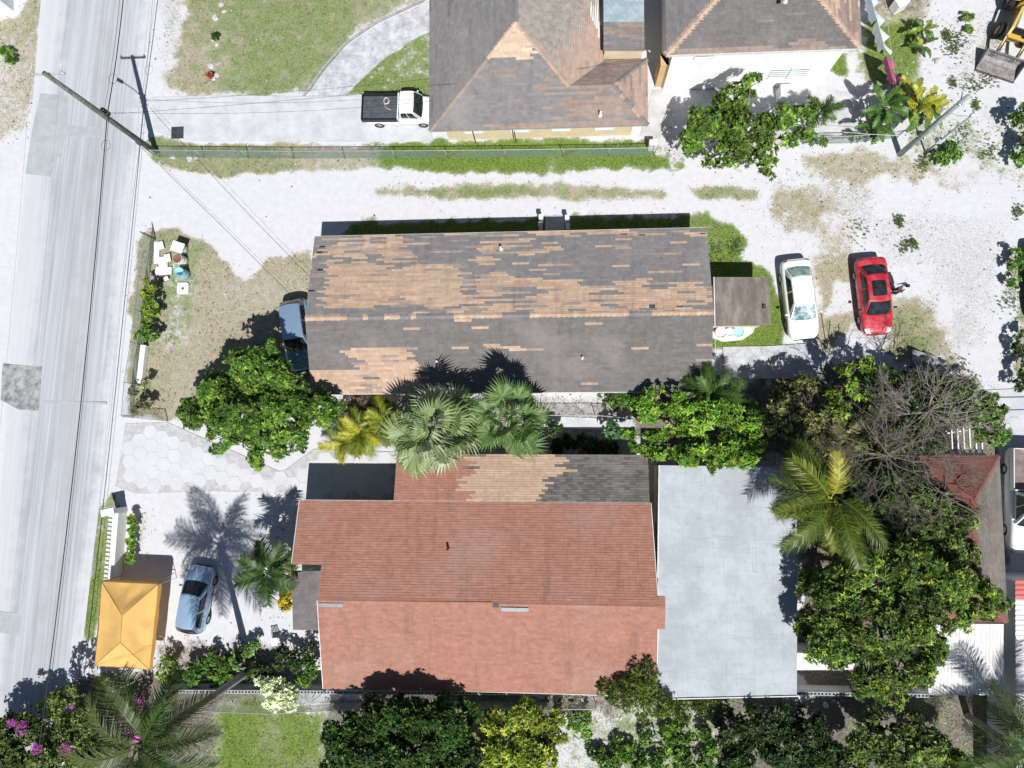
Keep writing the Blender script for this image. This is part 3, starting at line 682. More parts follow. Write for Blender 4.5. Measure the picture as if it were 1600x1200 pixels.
lay_shingles(ovm, [([ov0, Vector((ov1.x, ov0.y, ov0.z)), ov1, Vector((Re.x-.02, Re.y, zR))], red_s), ([Vector((Re.x-.02, G(1040, 985, zR).y, zR-.3)), Vector((ov1.x, G(1040, 985, zR).y, zR-.3)), ov1, Vector((Re.x-.02, Re.y, zR))], red_s)], pick=20, seed=12)
flash = mat('grey_flashing', (.30, .31, .33), .55, metal=.3, var=.2)
for px0, px1, py in ((497, 536, 946), (783, 826, 953)):
    a, b_ = G(px0, py, zR+.02), G(px1, py, zR+.02); MB().box((a+b_)/2+Vector((0, .02, .025)), ((b_-a).length, .2, .02)).build('ridge_flashing', flash, r3)
MB().box(G(775, 946, zR), (.34, .2, .1)).build('roof_vent', MATS['dark_metal'], r3)
pipe_vent(r3, 701, 856, 3.7, .45, .07, mat('black_pvc', (.02, .02, .022), .5))
fb = MB()
for a, b_, s in ((Aw, Ae, 1), (Sw, Se, -1)): fb.box((a+b_)/2+Vector((0, s*.02, -.07)), ((b_-a).length, .03, .14))
for a, b_, s in ((Ae, Re, 1), (Se, Re, 1), (Sw, Rw, -1), (Aw, Nw1, -1)):
    d = b_-a; R = Matrix((d.normalized(), Vector((1, 0, 0)), d.normalized().cross(Vector((1, 0, 0))))).transposed(); fb.box((a+b_)/2+Vector((s*.025, 0, -.07)), (d.length, .04, .14), rot=R)
fb.build('fascia', fascia, h3)
# its porch roof on the street end
pz = 2.75; P = [G(455, 892, pz), G(500, 892, pz+.05), G(500, 985, pz+.05), G(458, 984, pz)]
porch = deck('porch_roof', [P], mat('grey_brown_felt', (.165, .145, .145), .95, var=.3, scale=2), h3)
for px, py in ((462, 900), (464, 978)): 
    q = G(px, py, pz); MB().box((q.x+.15, q.y, pz/2-.07), (.12, .12, pz-.14)).build('porch_post', fascia, h3)
for k in range(3):
    a, b_ = P[0].lerp(P[1], k/3), P[3].lerp(P[2], k/3); w = (P[1]-P[0])/3*1.1
    MB().add([a+Vector((0, 0, .006)), a+w+Vector((0, 0, .012)), b_+w+Vector((0, 0, .012)), b_+Vector((0, 0, .006))], [(3, 2, 1, 0)]).build('felt_strip', MATS['grey_brown_felt'], porch)

# --- pale grey flat roof building
h4 = thing('flat_roof_building', 'building with pale grey mineral felt flat roof between the red roof house and the trees', 'building', G(1135, 905))
z4 = 3.25; P = [G(1031, 727, z4), G(1246, 730, z4), G(1245, 1086, z4-.1), G(1026, 1091, z4-.1)]
felt, nt, b = nodes_of('pale_mineral_felt'); p = wpos(nt)
n1 = noise(nt, .55, 5, .65, vec=p); n2 = noise(nt, 1.0, 3, .6, vec=vscale(nt, p, (9, .8, 1))); n3 = noise(nt, 1.0, 3, .6, vec=vscale(nt, p, (.8, 7, 1))); n4 = noise(nt, 40, 2, .7, vec=p)
c = mix(nt, mr(nt, n1, .32, .68), (.345, .375, .405), (.45, .49, .53)); s = mth(nt, 'ADD', mth(nt, 'MULTIPLY', n2, .5), mth(nt, 'MULTIPLY', n3, .5))
c = mix(nt, mr(nt, s, .5, .68, 0, .7), c, (.31, .335, .36)); c = mix(nt, mr(nt, n4, .55, .75, 0, .3), c, (.25, .265, .28))
pond = mr(nt, mth(nt, 'ABSOLUTE', mth(nt, 'SUBTRACT', noise(nt, .32, 3, .5, vec=p), .5)), .0, .022, 1, 0); c = mix(nt, mth(nt, 'MULTIPLY', pond, .09), c, (.26, .265, .26))
c = mix(nt, mr(nt, noise(nt, 1.0, 5, .7, vec=vscale(nt, p, (.25, 1.8, 1))), .58, .75, 0, .4), c, (.27, .28, .285))
nt.links.new(c, b.inputs['Base Color']); b.inputs['Roughness'].default_value = .9; bump(nt, b, n4, .3, .01)
r4 = deck('roof', [P], fascia, h4, .16)
Q4 = walls(h4, P, z4-.2, mat('pale_green_stucco', (.62, .62, .54), .9, var=.1), .1)
for i in range(10):
    a, b_ = P[0].lerp(P[1], i/10), P[3].lerp(P[2], i/10); c_, d_ = P[3].lerp(P[2], min(1, (i+1.06)/10)), P[0].lerp(P[1], min(1, (i+1.06)/10)); k = .008+.006*(i % 2)
    up = Vector((0, 0, 1)); mb = MB(); mb.prism([tuple(q) for q in (a, d_, c_, b_)], .002, k+.004); mb.build('felt_sheet', felt, r4)
fb = MB(); fb.box((P[0]+P[3])/2+Vector((-.04, 0, -.02)), (.06, (P[0]-P[3]).length, .2), rz=math.atan2((P[0]-P[3]).y, (P[0]-P[3]).x)-math.pi/2)
fb.box((P[2]+P[3])/2+Vector((0, -.04, -.02)), ((P[2]-P[3]).length, .05, .2), rz=math.atan2((P[2]-P[3]).y, (P[2]-P[3]).x)); fb.build('edge_trim', fascia, h4)
window(h4, Q4[0], Q4[3], .3, 1.1, 1.0, 2.1); window(h4, Q4[3], Q4[2], .4, 1.2, 1.0, 2.1); window(h4, Q4[2], Q4[1], .3, 1.2, 1.0, 2.1)

# --- hip roof house at the top
h5 = thing('hip_roof_house', 'hip roofed house with grey and brown shingles and cream walls behind the chain link fence', 'house', G(830, 120))
z5 = 3.0
SW, SE, NE = G(671, 205, z5), G(1012, 201, z5), G(1012, 92, z5); SE.y = SW.y; SE.x = NE.x = (SE.x+NE.x)/2
apex = G(806, 34, 5.45); apexN = Vector((apex.x, apex.y+9, apex.z)); Wn = Vector((SW.x-.15, apexN.y, z5)); Wj = Vector((SW.x, G(668, 112, z5).y, z5))
slope = (apex.z-z5)/(apex.y-SW.y)
wr0 = G(890, 132, 4.1); yw = (SE.y+NE.y)/2; zw = z5+slope*(yw-SE.y)*1.0; wr0 = Vector((wr0.x, yw, zw)); wr1 = Vector((NE.x-(yw-SE.y)*1.02, yw, zw))
vE = G(944, 88, z5+.15); vE = Vector((vE.x, NE.y, z5)); En = Vector((vE.x+.25, apexN.y, z5))
# the south slope ends on a hip that runs from the apex to the wing ridge
S_face = [SW, SE, wr1, wr0, apex]; W_face = [Wn, SW, apex, apexN]; E_face = [vE, En, apexN, apex, wr0]; WN_face = [NE, vE, wr0, wr1]; WE_face = [SE, NE, wr1]
r5 = deck('roof', [S_face, W_face, E_face, WN_face, WE_face], deckm, h5)
Q5 = walls(h5, [SW, SE, NE, Vector((vE.x, NE.y, 0)), Vector((vE.x, apexN.y, 0)), Vector((SW.x, apexN.y, 0))], z5-.1, cream, .72)
def top_s(px, py, rg):
    if inpoly((px, py), [(766,89),(808,26),(834,76),(828,92),(790,90)]): return 'pale'
    if py > 193 and px > 760: return 'brown'
    if px < 880+rg.uniform(-22, 22) or (px > 955 and py > 180 and rg.random() < .7): return 'grey' if rg.random() < (.975 if px < 800 else .9) else 'brown'
    return 'brown' if rg.random() < .93 else 'grey'
def top_w(px, py, rg): return 'grey' if rg.random() < .97 else 'dark'
PAL['bare'] = [(.66, .65, .64), (.70, .69, .68), (.60, .59, .58), (.64, .63, .62)]
lay_shingles(r5, [(S_face, top_s), (W_face, top_w), (E_face, lambda a, b_, rg: 'bare' if inpoly((a, b_), [(918, 4), (950, -4), (946, 62), (939, 52), (926, 34)]) and rg.random() < .75 else 'pink'), (WN_face, lambda a, b_, rg: 'brown'), (WE_face, lambda a, b_, rg: 'pink' if rg.random() < .8 else 'brown')], seed=21, expo=.15)
caps(r5, SW, apex, lambda px, py, rg: 'brown' if py > 90 else 'pale', .15, .31, .05); caps(r5, apex, apexN, lambda *a: 'grey', .15, .31, .05)
caps(r5, wr0, wr1, lambda *a: 'brown', .15, .31, .05); caps(r5, SE, wr1, lambda px, py, rg: 'grey' if rg.random() < .4 else 'pink', .15, .31, .05); caps(r5, NE, wr1, lambda px, py, rg: 'grey' if py < 130 else 'pink', .15, .31, .05); caps(r5, wr0, apex, lambda *a: 'pink', .15, .31, .05)
pipe_vent(r5, 938, 180, 3.4, .4)
for t in (.15, .4, .62, .85): window(h5, Q5[0], Q5[1], t, 1.2, 1.0, 2.1)
for k, (x0, x1) in enumerate(((741, 743), (805, 807))): MB().box(G(x0, 212, 2.0)+Vector((0, -.1, 0)), (.06, .06, 1.6)).build('downpipe', MATS['dark_metal'], h5)
# its higher rear block
z6 = 3.9; P = [G(943, 78, z6), G(1007, 78, z6), G(1006, -30, z6+.5), G(943, -30, z6+.5)]
rb = deck('rear_block_roof', [P], deckm, h5); walls(h5, P, z6-.1, cream, .08, 'rear_block_wall')
def rbc(px, py, rg): return 'slate' if py < 36 else ('brown' if rg.random() < max(0, 1-(py-36)/40)*.8 else 'grey')
PAL['slate'] = [(.30, .38, .42), (.31, .39, .43), (.29, .37, .41), (.32, .40, .44)]
lay_shingles(rb, [(P, rbc)], pick=40, seed=23)

# --- two storey white house
h6 = thing('white_house', 'two storey white rendered house with louvred windows and grey hip roof edged in tan', 'house', G(1185, 60))
z7 = 5.0; SW, SE = G(1041, 82, z7), G(1346, 80, z7); SW.y = SE.y = (SW.y+SE.y)/2; dpt = 10.5
NW, NE = Vector((SW.x, SW.y+dpt, z7)), Vector((SE.x, SE.y+dpt, z7)); q = dpt/2; zz = z7+1.9; R0, R1 = Vector((SW.x+q, SW.y+q, zz)), Vector((SE.x-q, SW.y+q, zz))
r6 = deck('roof', [[SW, SE, R1, R0], [NW, SW, R0], [SE, NE, R1], [NE, NW, R0, R1]], deckm, h6)
Q6 = walls(h6, [SW, SE, NE, NW], z7-.1, whitew, .5)
def w_s(px, py, rg):
    if py > 74: return 'brown'
    if inpoly((px, py), [(1230,66),(1250,62),(1282,62),(1280,75),(1230,77)]): return 'brown'
    return 'grey' if rg.random() < .03 else 'dark'
lay_shingles(r6, [([SW, SE, R1, R0], w_s), ([NW, SW, R0], lambda *a: 'grey'), ([SE, NE, R1], lambda a, b_, rg: 'tan' if rg.random() < .5 else 'brown'), ([NE, NW, R0, R1], lambda *a: 'grey')], seed=31, pick=200, expo=.15)
caps(r6, SW, R0, lambda *a: 'tan', .24, .31, .07); caps(r6, SE, R1, lambda *a: 'tan', .2, .31, .06); caps(r6, R0, R1, lambda *a: 'tan', .2, .31, .06)
pipe_vent(r6, 1227, 2, 6.6, .4)
fb = MB(); fb.box((SW+SE)/2+Vector((0, -.02, -.07)), ((SE-SW).length, .03, .16)); fb.build('fascia', fascia, h6)
for t, z0 in ((.19, 3.6), (.70, 1.0), (.81, 1.0)): window(h6, Q6[0], Q6[1], t, 1.15, z0, z0+1.15)
pw = MB(); a = G(1026, 138); pw.prism([(a.x-.1, a.y+.1), (a.x+.7, a.y+.1), (Q6[0].x+.02, Q6[0].y-.003), (Q6[0].x-.5, Q6[0].y+.9), (a.x-.1, a.y+.9)], 0, 2.6); pw.build('side_wall', peach, h6)
MB().box(G(1224, 152)+Vector((0, 0, .5)), (.9, .7, 1.0)).build('porch_block', whitew, h6)

# --- buildings on the right
h7 = thing('red_hip_house', 'small hip roofed house with red shingles and a grey brown side under the bare tree', 'house', G(1500, 840))
z8 = 2.9; NWc, NEc, SEc, SWc = G(1438, 712, z8), G(1566, 712, z8), G(1569, 972, z8), G(1448, 972, z8); NEc.x = SEc.x = (NEc.x+SEc.x)/2; NWc.x = SWc.x = (NWc.x+SWc.x)/2; NWc.y = NEc.y; SWc.y = SEc.y
hw = (NEc.x-NWc.x)/2; P0, P1 = Vector((NWc.x+hw, NEc.y-hw*1.1, 4.1)), Vector((NWc.x+hw, SEc.y+hw*1.1, 4.1))
r7 = deck('roof', [[NWc, NEc, P0], [NEc, SEc, P1, P0], [SEc, SWc, P1], [SWc, NWc, P0, P1]], deckm, h7)
PAL['oxred'] = [(.20, .075, .06), (.22, .083, .066), (.185, .068, .055), (.205, .078, .06)]; PAL['taupe'] = [(.17, .152, .132), (.185, .165, .145), (.155, .14, .122), (.175, .158, .138)]
lay_shingles(r7, [([NWc, NEc, P0], lambda *a: 'oxred'), ([NEc, SEc, P1, P0], lambda *a: 'taupe'), ([SEc, SWc, P1], lambda *a: 'oxred'), ([SWc, NWc, P0, P1], lambda *a: 'oxred')], seed=41, pick=160)
for a, b_ in ((NEc, P0), (NWc, P0), (SEc, P1), (SWc, P1), (P0, P1)): caps(r7, a, b_, lambda *a: 'oxred', .15, .31, .05)
Q7 = walls(h7, [NWc, NEc, SEc, SWc], z8-.1, whitew, .35)
window(h7, Q7[2], Q7[1], .3, 1.1, 1.0, 2.0); window(h7, Q7[2], Q7[1], .7, 1.1, 1.0, 2.0)
metal = mat('white_metal_sheet', (.74, .745, .75), .45, var=.12, scale=1.2, fine=12, bmp=.05, c2=(.6, .56, .52))
def metal_roof(name, label, P, z, n_, m, ribs='y', h=2.4, wm=None):
    t = thing(name, label, 'shed', ((P[0]+P[2])/2).to_2d().to_3d()); walls(t, P, z-.18, wm or whitew, .15)
    for i in range(n_):
        a, b_ = P[0].lerp(P[1], i/n_), P[0].lerp(P[1], (i+1)/n_); d_, c_ = P[3].lerp(P[2], i/n_), P[3].lerp(P[2], (i+1)/n_); mb = MB(); k = 16
        prof = [(j/k, .03 if j % 4 in (1, 2) else 0) for j in range(k+1)]
        vs = []
        for f, hh in prof: vs += [a.lerp(b_, f)+Vector((0, 0, hh+.002*i)), d_.lerp(c_, f)+Vector((0, 0, hh+.002*i))]
        vs += [v-Vector((0, 0, .02)) for v in vs]; o = 2*(k+1)
        fs = [(2*j, 2*j+1, 2*j+3, 2*j+2) for j in range(k)]+[(o+2*j+2, o+2*j+3, o+2*j+1, o+2*j) for j in range(k)]+[(2*j, 2*j+2, o+2*j+2, o+2*j) for j in range(k)]+[(2*j+3, 2*j+1, o+2*j+1, o+2*j+3) for j in range(k)]
        mb.add(vs, fs).build('roof_panel', m[i] if isinstance(m, list) else m, t)
    return t
z9 = 2.65; metal_roof('metal_shed', 'shed with white corrugated metal roof shaded by palm fronds beside the red hip house', [G(1452, 975, z9+.1), G(1568, 975, z9+.1), G(1568, 1086, z9), G(1450, 1086, z9)], z9, 5, metal)
redm = mat('red_metal_sheet', (.50, .13, .12), .45, var=.15)
P = [G(1586, 905, 2.9), G(1588, 1290, 2.8), G(1720, 1290, 2.8), G(1720, 905, 2.9)]
metal_roof('long_metal_shed', 'long shed roofed with white metal sheets and one red sheet across a dark alley', [P[0], P[1], P[2], P[3]], 2.8, 12, [redm]+[metal]*11)
z10 = 2.5; P = [G(1243, 1020, z10), G(1335, 1020, z10), G(1335, 1046, z10), G(1243, 1047, z10)]
metal_roof('white_lean_to', 'small white metal lean to roof beside the pale flat roof building', P, z10, 4, metal)
z11 = 3.0; t = thing('corner_building', 'corner of a building with pale white and blue roof across the street', 'building', G(-20, 0))
P = [G(-200, -140, z11), G(-36, -140, z11), G(-34, -26, z11), G(-200, 40, z11)]
deck('roof', [P], mat('pale_roof_sheet', (.62, .66, .69), .7, var=.08), t); walls(t, P, z11-.1, mat('pale_blue_white_wall', (.70, .75, .79), .8, var=.06), .02)
# white pergola
t = thing('pergola', 'white slatted pergola beside the red hip house under bare branches', 'pergola', G(1475, 695))
wp = mat('white_painted_wood', (.76, .76, .74), .6, var=.12)
for k in range(14):
    x = 1412+k*9.3; y0 = 668+max(0, (1505-x))*.17
    a, b_ = G(x, y0, 2.3), G(x, 713, 2.3); MB().box((a+b_)/2+Vector((0, 0, .06)), (.07, (a-b_).length, .1)).build('slat', wp, t)
for x0, y0, x1, y1 in ((1408, 688, 1540, 668), (1408, 709, 1540, 711)):
    a, b_ = G(x0, y0, 2.25), G(x1, y1, 2.25); MB().box((a+b_)/2, ((a-b_).length, .08, .1), rz=math.atan2((b_-a).y, (b_-a).x)).build('beam', wp, t)
for x, y in ((1412, 688), (1538, 670), (1412, 709), (1538, 709)):
    q = G(x, y, 2.2); MB().box((q.x, q.y, 1.1), (.09, .09, 2.2)).build('post', wp, t)
# ------------------------------------------------------------------ vehicles
rubber = mat('tyre_rubber', (.018, .018, .02), .85, var=.3, bmp=.2)
alloy = mat('wheel_alloy', (.45, .46, .47), .35, metal=.8, var=.15, bmp=0)
blk = mat('black_trim', (.015, .015, .017), .5, var=.2, bmp=0)
lampw = mat('headlamp_lens', (.72, .74, .76), .12, var=.1, bmp=0); lampr = mat('tail_lamp_lens', (.35, .01, .012), .15, var=.1, bmp=0)
def lerp(a, b_, t): return a+(b_-a)*t
def car(name, label, px, py, heading, body, spec, cat='car', group=None, wind=None):
    """local x is forward; heading is the world angle of the nose"""
    S = dict(L=4.7, W=1.8, H=1.45, belt=.93, hood=.92, nose=.70, deck=.98, xw0=1.1, xw1=.35, xr1=-1.05, xr0=-1.75, yb=.80, yr=.60, zb=.24, wr=.33, bow=.14); S.update(spec)
    L, W = S['L'], S['W']; c = G(px, py, .7); t = thing(name, label, cat, (c.x, c.y, 0), heading, group)
    hw = W/2
    def prof(f):                        # half width, belt, top centre at f in -0.5..0.5
        ends = [(-.5, .74), (-.49, .86), (-.465, .935), (-.42, .975), (-.34, 1), (.30, 1), (.38, .985), (.44, .93), (.475, .84), (.492, .72), (.5, .60)]
        w = np.interp(f, [e[0] for e in ends], [e[1] for e in ends])*hw; x = f*L
        zt = np.interp(x, [-L/2, -L*.47, S['xr0'], S['xw0'], L*.36, L*.46, L/2], [S['deck']-.16, S['deck']-.02, S['deck'], S['hood']+.04, S['hood']-.06, S['nose']+.05, S['nose']-.08])
        zs = min(S['belt']-.03, zt-.06); return w, zs, zt
    fs = [-.5, -.492, -.475, -.45, -.42, -.38, -.32, -.2, -.1, 0, .1, .2, .28, .34, .39, .43, .46, .482, .494, .5]; mb = MB(); rings = []
    for f in fs:
        w, zs, zt = prof(f); e = abs(f) > .485; zb = S['zb']+(.14 if e else .06 if abs(f) > .47 else 0)
        half = [(w*.82, zb), (w*.975, zb+.1), (w, (zb+zs)/2), (w*.985, zs-.1), (w*.93, zs), (w*.80, lerp(zs, zt, .62)), (w*.45, zt-.008), (0, zt)]
        rings.append([(f*L, y, z) for y, z in half]+[(f*L, -y, z) for y, z in half[-2::-1]])
    m = len(rings[0]); vs = [q for r in rings for q in r]
    F = [(i*m+k, i*m+k+1, (i+1)*m+k+1, (i+1)*m+k) for i in range(len(fs)-1) for k in range(m-1)]+[((i)*m, (i+1)*m, (i+1)*m+m-1, i*m+m-1) for i in range(len(fs)-1)]+[tuple(range(m)), tuple(range(len(vs)-1, len(vs)-m-1, -1))]
    bo = mb.add(vs, F).build('body', body, t, True, local=True)
    def top(x, y):
        w, zs, zt = prof(x/L); a = abs(y)/w
        return float(np.interp(a, [0, .45, .80, .93, .985], [zt, zt-.008, lerp(zs, zt, .62), zs, zs-.1]))
    def panel(pn, x0, x1, y0f, y1f, mt, h=.012, n_=8, parent=t):
        def fn(u, v):
            x = lerp(x0, x1, v); w = prof(x/L)[0]; y = lerp(y0f, y1f, u)*w; return (x, y, top(x, y)+h)
        return MB().grid(lambda u, v: fn(1-u, v), n_, n_).build(pn, mt, parent, True, local=True)
    if not S.get('bed'): panel('boot_lid', -L*.478, S['xr0']-.05, -.76, .76, body)
    panel('bonnet', S['xw0']+.10, L*.468, -.80, .80, body)
    z0, H, yb, yr, bw = S['belt']-.02, S['H'], S['yb']*1.0, S['yr'], S['bow']; x0, x1, x2, x3 = S['xw0'], S['xw1'], S['xr1'], S['xr0']; cr = .035
    def wind_f(u, v): u = 2*u-1; k = 1-u*u; return Vector((lerp(x0, x1, v)+bw*k*(1-.5*v), lerp(yb, yr, v)*u, lerp(z0, H, v)+.04*math.sin(math.pi*v)+cr*k*v))
    def rear_f(u, v): u = 2*u-1; k = 1-u*u; return Vector((lerp(x3, x2, v)-bw*k*(1-.5*v), lerp(yb*.96, yr, v)*u, lerp(z0+.02, H-.03, v)+.03*math.sin(math.pi*v)+cr*k*v))
    def roof_f(u, v): u = 2*u-1; k = 1-u*u; return Vector((lerp(x2-bw*.5*k, x1+bw*.5*k, v), yr*u, lerp(H-.03, H, v)+cr*k+.035*math.sin(math.pi*v)))
    def side_f(sg): return lambda s, v: Vector((lerp(lerp(x3, x2, v), lerp(x0, x1, v), s), sg*(lerp(lerp(yb*.96, yb, s), yr, v)+.03*math.sin(math.pi*v)), lerp(lerp(z0+.02, z0, s), lerp(H-.03, H, s)+.035*math.sin(math.pi*s), v)))
    cab = MB(); cab.grid(wind_f, 10, 6).grid(lambda u, v: rear_f(1-u, v), 10, 6).grid(lambda u, v: roof_f(1-u, v), 10, 8)
    cab.grid(lambda u, v: side_f(1)(1-u, v), 10, 5).grid(side_f(-1), 10, 5); cb = cab.build('cabin', body, t, True, local=True)
    gl = glass()
    MB().grid(lambda u, v: wind_f(u, v)+Vector((.012, 0, .012)), 12, 6, .045, .955, .02, .93).build('windscreen', wind or gl, t, True, local=True)
    MB().grid(lambda u, v: rear_f(1-u, v)+Vector((-.012, 0, .012)), 12, 6, .06, .94, .06, .92).build('rear_window', S.get('rear_glass') or gl, t, True, local=True)
    for sg in (1, -1):
        for a, b_ in ((.09, .47), (.51, .90)):
            fn = side_f(sg); MB().grid((lambda u, v: fn(1-u, v)+Vector((0, .012, .004))) if sg > 0 else (lambda u, v: fn(u, v)+Vector((0, -.012, .004))), 6, 4, *((1-b_, 1-a) if sg > 0 else (a, b_)), .10, .90).build('side_window', gl, t, True, local=True)
        w_ = hw+.09; mr_ = MB(); mr_.box((x0-.28, sg*w_, z0+.1), (.12, .2, .13), taper=.8); mo = mr_.build('mirror', S.get('mirror', body), t, local=True, bevel=.02)
        hd = MB()
        panel('headlamp', L*.425, L*.488, sg*.60, sg*.93, lampw, .014, 5) if sg < 0 else panel('headlamp', L*.425, L*.488, .93, .60, lampw, .014, 5)
        panel('tail_lamp', -L*.494, -L*.465, sg*.66, sg*.94, lampr, .012, 4)
        for xx in (L*.292, -L*.292):
            wh = MB(); r_ = S['wr']; wd = .11; wh.lathe((xx, sg*(hw-.10), r_), [(r_*.62, -wd), (r_*.92, -wd), (r_, -wd*.6), (r_, wd*.6), (r_*.92, wd), (r_*.62, wd)], 24, (0, sg, 0))
            wo = wh.build('wheel', rubber, t, True, local=True)
            rm_ = MB(); rm_.lathe((xx, sg*(hw-.10), r_), [(r_*.64, wd*.6), (r_*.60, wd*.9), (r_*.2, wd*.7), (0, wd*.75)], 16, (0, sg, 0)); rm_.build('rim', alloy, wo, True, local=True)
    if S.get('sunroof'):
        MB().grid(lambda u, v: roof_f(1-u, v)+Vector((0, 0, .012)), 8, 8, .16, .84, .22, .82).build('sunroof', gl, t, True, local=True)
        MB().box((lerp(x2, x1, .53), 0, H+.088), (.025, yr*1.3, .006)).build('sunroof_bar', blk, t, local=True)
    lp = MB(); lp.box((L/2-.0, 0, .42), (.05, W*.62, .14)); lp.build('bumper_grille', blk, t, local=True)
    if S.get('bed'):
        xb0, xb1 = -L/2+.03, S['xr0']-.12; zc = S['deck']; bl_ = (xb1-xb0)
        bd = S['bedm']; MB().box(((xb0+xb1)/2, 0, zc+.03), (bl_, W*.98, .06)).build('load_bed', bd, t, local=True)
        for nm, cx, cy, sx, sy in (('bed_side', (xb0+xb1)/2, W*.49, bl_, .05), ('bed_side', (xb0+xb1)/2, -W*.49, bl_, .05), ('tailgate', xb0+.02, 0, .05, W*.92), ('headboard', xb1+.03, 0, .08, W*1.0)):
            MB().box((cx, cy, zc+.20), (sx, sy, .36 if nm != 'headboard' else .6)).build(nm, S['bedside'] if nm != 'headboard' else body, t, local=True, bevel=.008)
        if S.get('boards'):
            for k in range(9): MB().box(((xb0+xb1)/2, -W*.44+k*W*.11, zc+.07), (bl_*.97, W*.1, .03)).build('bed_board', bd, t, local=True)
    t.rotation_euler = (0, 0, heading); return t
def ang(p0, p1): a, b_ = G(*p0), G(*p1); return math.atan2(b_.y-a.y, b_.x-a.x)
white_p = paint('white_car_paint', (.78, .79, .80), .25); red_p = paint('red_car_paint', (.50, .012, .03), .22); silver_p = paint('silver_paint_sky_tint', (.38, .54, .72), .26, metal=.45)  # silver_p: plain silver, its blue is the sky reflection put into the base colour
dark_p = paint('silver_grey_paint_sky_tint', (.31, .46, .63), .2, metal=.5); teal_p = paint('teal_car_paint', (.01, .12, .15), .25); tw_p = paint('white_truck_paint', (.74, .75, .76), .35, coat=.5)  # dark_p: the SUV's silver grey, coloured blue with the sky it mirrors
shade = mat('sunshade_behind_glass', (.52, .62, .64), .08, var=.3, scale=1.6, fine=5, bmp=0, c2=(.05, .12, .14), coat=1.0)
greeng = glass('pale_green_glass', (.16, .22, .19))
car('white_sedan', 'white sedan parked nose to the trees beside the red sedan', 1250, 467, ang((1242, 410), (1257, 528)), white_p, dict(L=4.85, W=1.84, xw0=1.22, xw1=.42, xr1=-1.15, xr0=-1.85, rear_glass=greeng), wind=shade, group='cars parked on the sand')
car('red_sedan', 'glossy red sedan with dark glass sunroof parked on the patchy grass', 1366, 462, ang((1360, 410), (1372, 515)), red_p, dict(L=4.62, W=1.84, H=1.46, xw0=1.1, xw1=.38, xr1=-1.05, xr0=-1.75, sunroof=True, mirror=blk), group='cars parked on the sand')
car('silver_hatchback', 'silver hatchback tinted with sky reflection parked on the shaded drive next to the orange canopy', 306, 936, ang((297, 985), (315, 887)), silver_p, dict(L=4.05, W=1.72, H=1.5, belt=.96, deck=.98, hood=.95, xw0=1.05, xw1=.32, xr1=-1.55, xr0=-1.92, yr=.60))
car('silver_suv', 'silver grey sport utility vehicle tinted with sky reflection tucked against the gable end of the long house', 466, 524, ang((464, 485), (476, 570)), dark_p, dict(L=4.5, W=1.82, H=1.72, belt=1.08, deck=1.12, hood=1.05, nose=.85, xw0=.95, xw1=.28, xr1=-1.75, xr0=-2.05, yr=.64, wr=.36, mirror=blk))
car('teal_car', 'dark teal car at the hedge beyond the sand yard', 1633, 440, ang((1618, 400), (1622, 490)), teal_p, dict(L=4.6))
bedm = mat('black_bed_liner', (.03, .038, .045), .6, var=.5, scale=5, fine=20, bmp=.3, c2=(.10, .115, .125))
truck = car('flatbed_truck', 'white cab pickup truck with black timber load bed parked on the concrete drive', 626, 172, ang((578, 172), (668, 171.5)), tw_p, dict(L=4.9, W=1.72, H=1.80, belt=1.12, deck=.82, hood=1.0, nose=.85, xw0=1.45, xw1=1.0, xr1=.18, xr0=.05, yb=.79, yr=.70, bed=True, bedm=bedm, bedside=blk, boards=True, bow=.07), 'truck')
car('white_pickup', 'white pickup truck with grimy load bed parked against the red hip house', 1603, 782, ang((1600, 705), (1601, 862)), tw_p, dict(L=6.0, W=2.0, H=1.9, belt=1.2, deck=.9, hood=1.12, nose=.95, xw0=1.35, xw1=.7, xr1=-.35, xr0=-.5, yb=.9, yr=.74, bed=True, bedm=mat('rusty_bed', (.20, .16, .14), .8, var=.4), bedside=tw_p), 'truck')
# coil of rope and bits on the truck bed
q = G(604, 158, .92); rb_ = MB()
for k in range(3): rb_.tube([(q.x+.17*math.cos(a), q.y+.2*math.sin(a), .93+.03*k) for a in np.linspace(0, 6.28, 19)], .022, 6)
rb_.tube([(q.x-.12, q.y-.2, .95), (q.x-.02, q.y-.45, .96), (q.x+.3, q.y-.62, .97)], .02, 6)
tag(rb_.build('rope_coil', mat('pale_rope', (.62, .56, .46), .9), base=(q.x, q.y, .92)), 'pale rope coil lying on the black bed of the pickup truck', 'rope')

# backhoe loader
yel = paint('loader_yellow', (.58, .38, .05), .45, coat=.3); steel = mat('worn_bucket_steel', (.25, .255, .27), .7, metal=.15, var=.4, scale=4, c2=(.16, .12, .10)); hydr = mat('hydraulic_chrome', (.6, .6, .6), .2, metal=1, var=.05, bmp=0)
b0 = G(1575, 62); th = math.atan2(*(lambda d: (d.y, d.x))(G(1553, 114)-G(1572, 64)))
ld = thing('loader', 'yellow backhoe loader with grey steel front bucket lowered onto the sand', 'loader', (b0.x, b0.y, 0), th)
def lb(n_, c_, s_, m_, r_=None, bev=.02): return MB().box(c_, s_, rot=r_).build(n_, m_, ld, local=True, bevel=bev)
bk = MB(); bw_ = 1.2
prof = [(2.5, .03), (1.75, .06), (1.5, .2), (1.42, .5), (1.5, .82), (1.62, .92)]; prof2 = [(2.48, .07), (1.78, .11), (1.56, .23), (1.48, .5), (1.55, .78), (1.64, .87)]
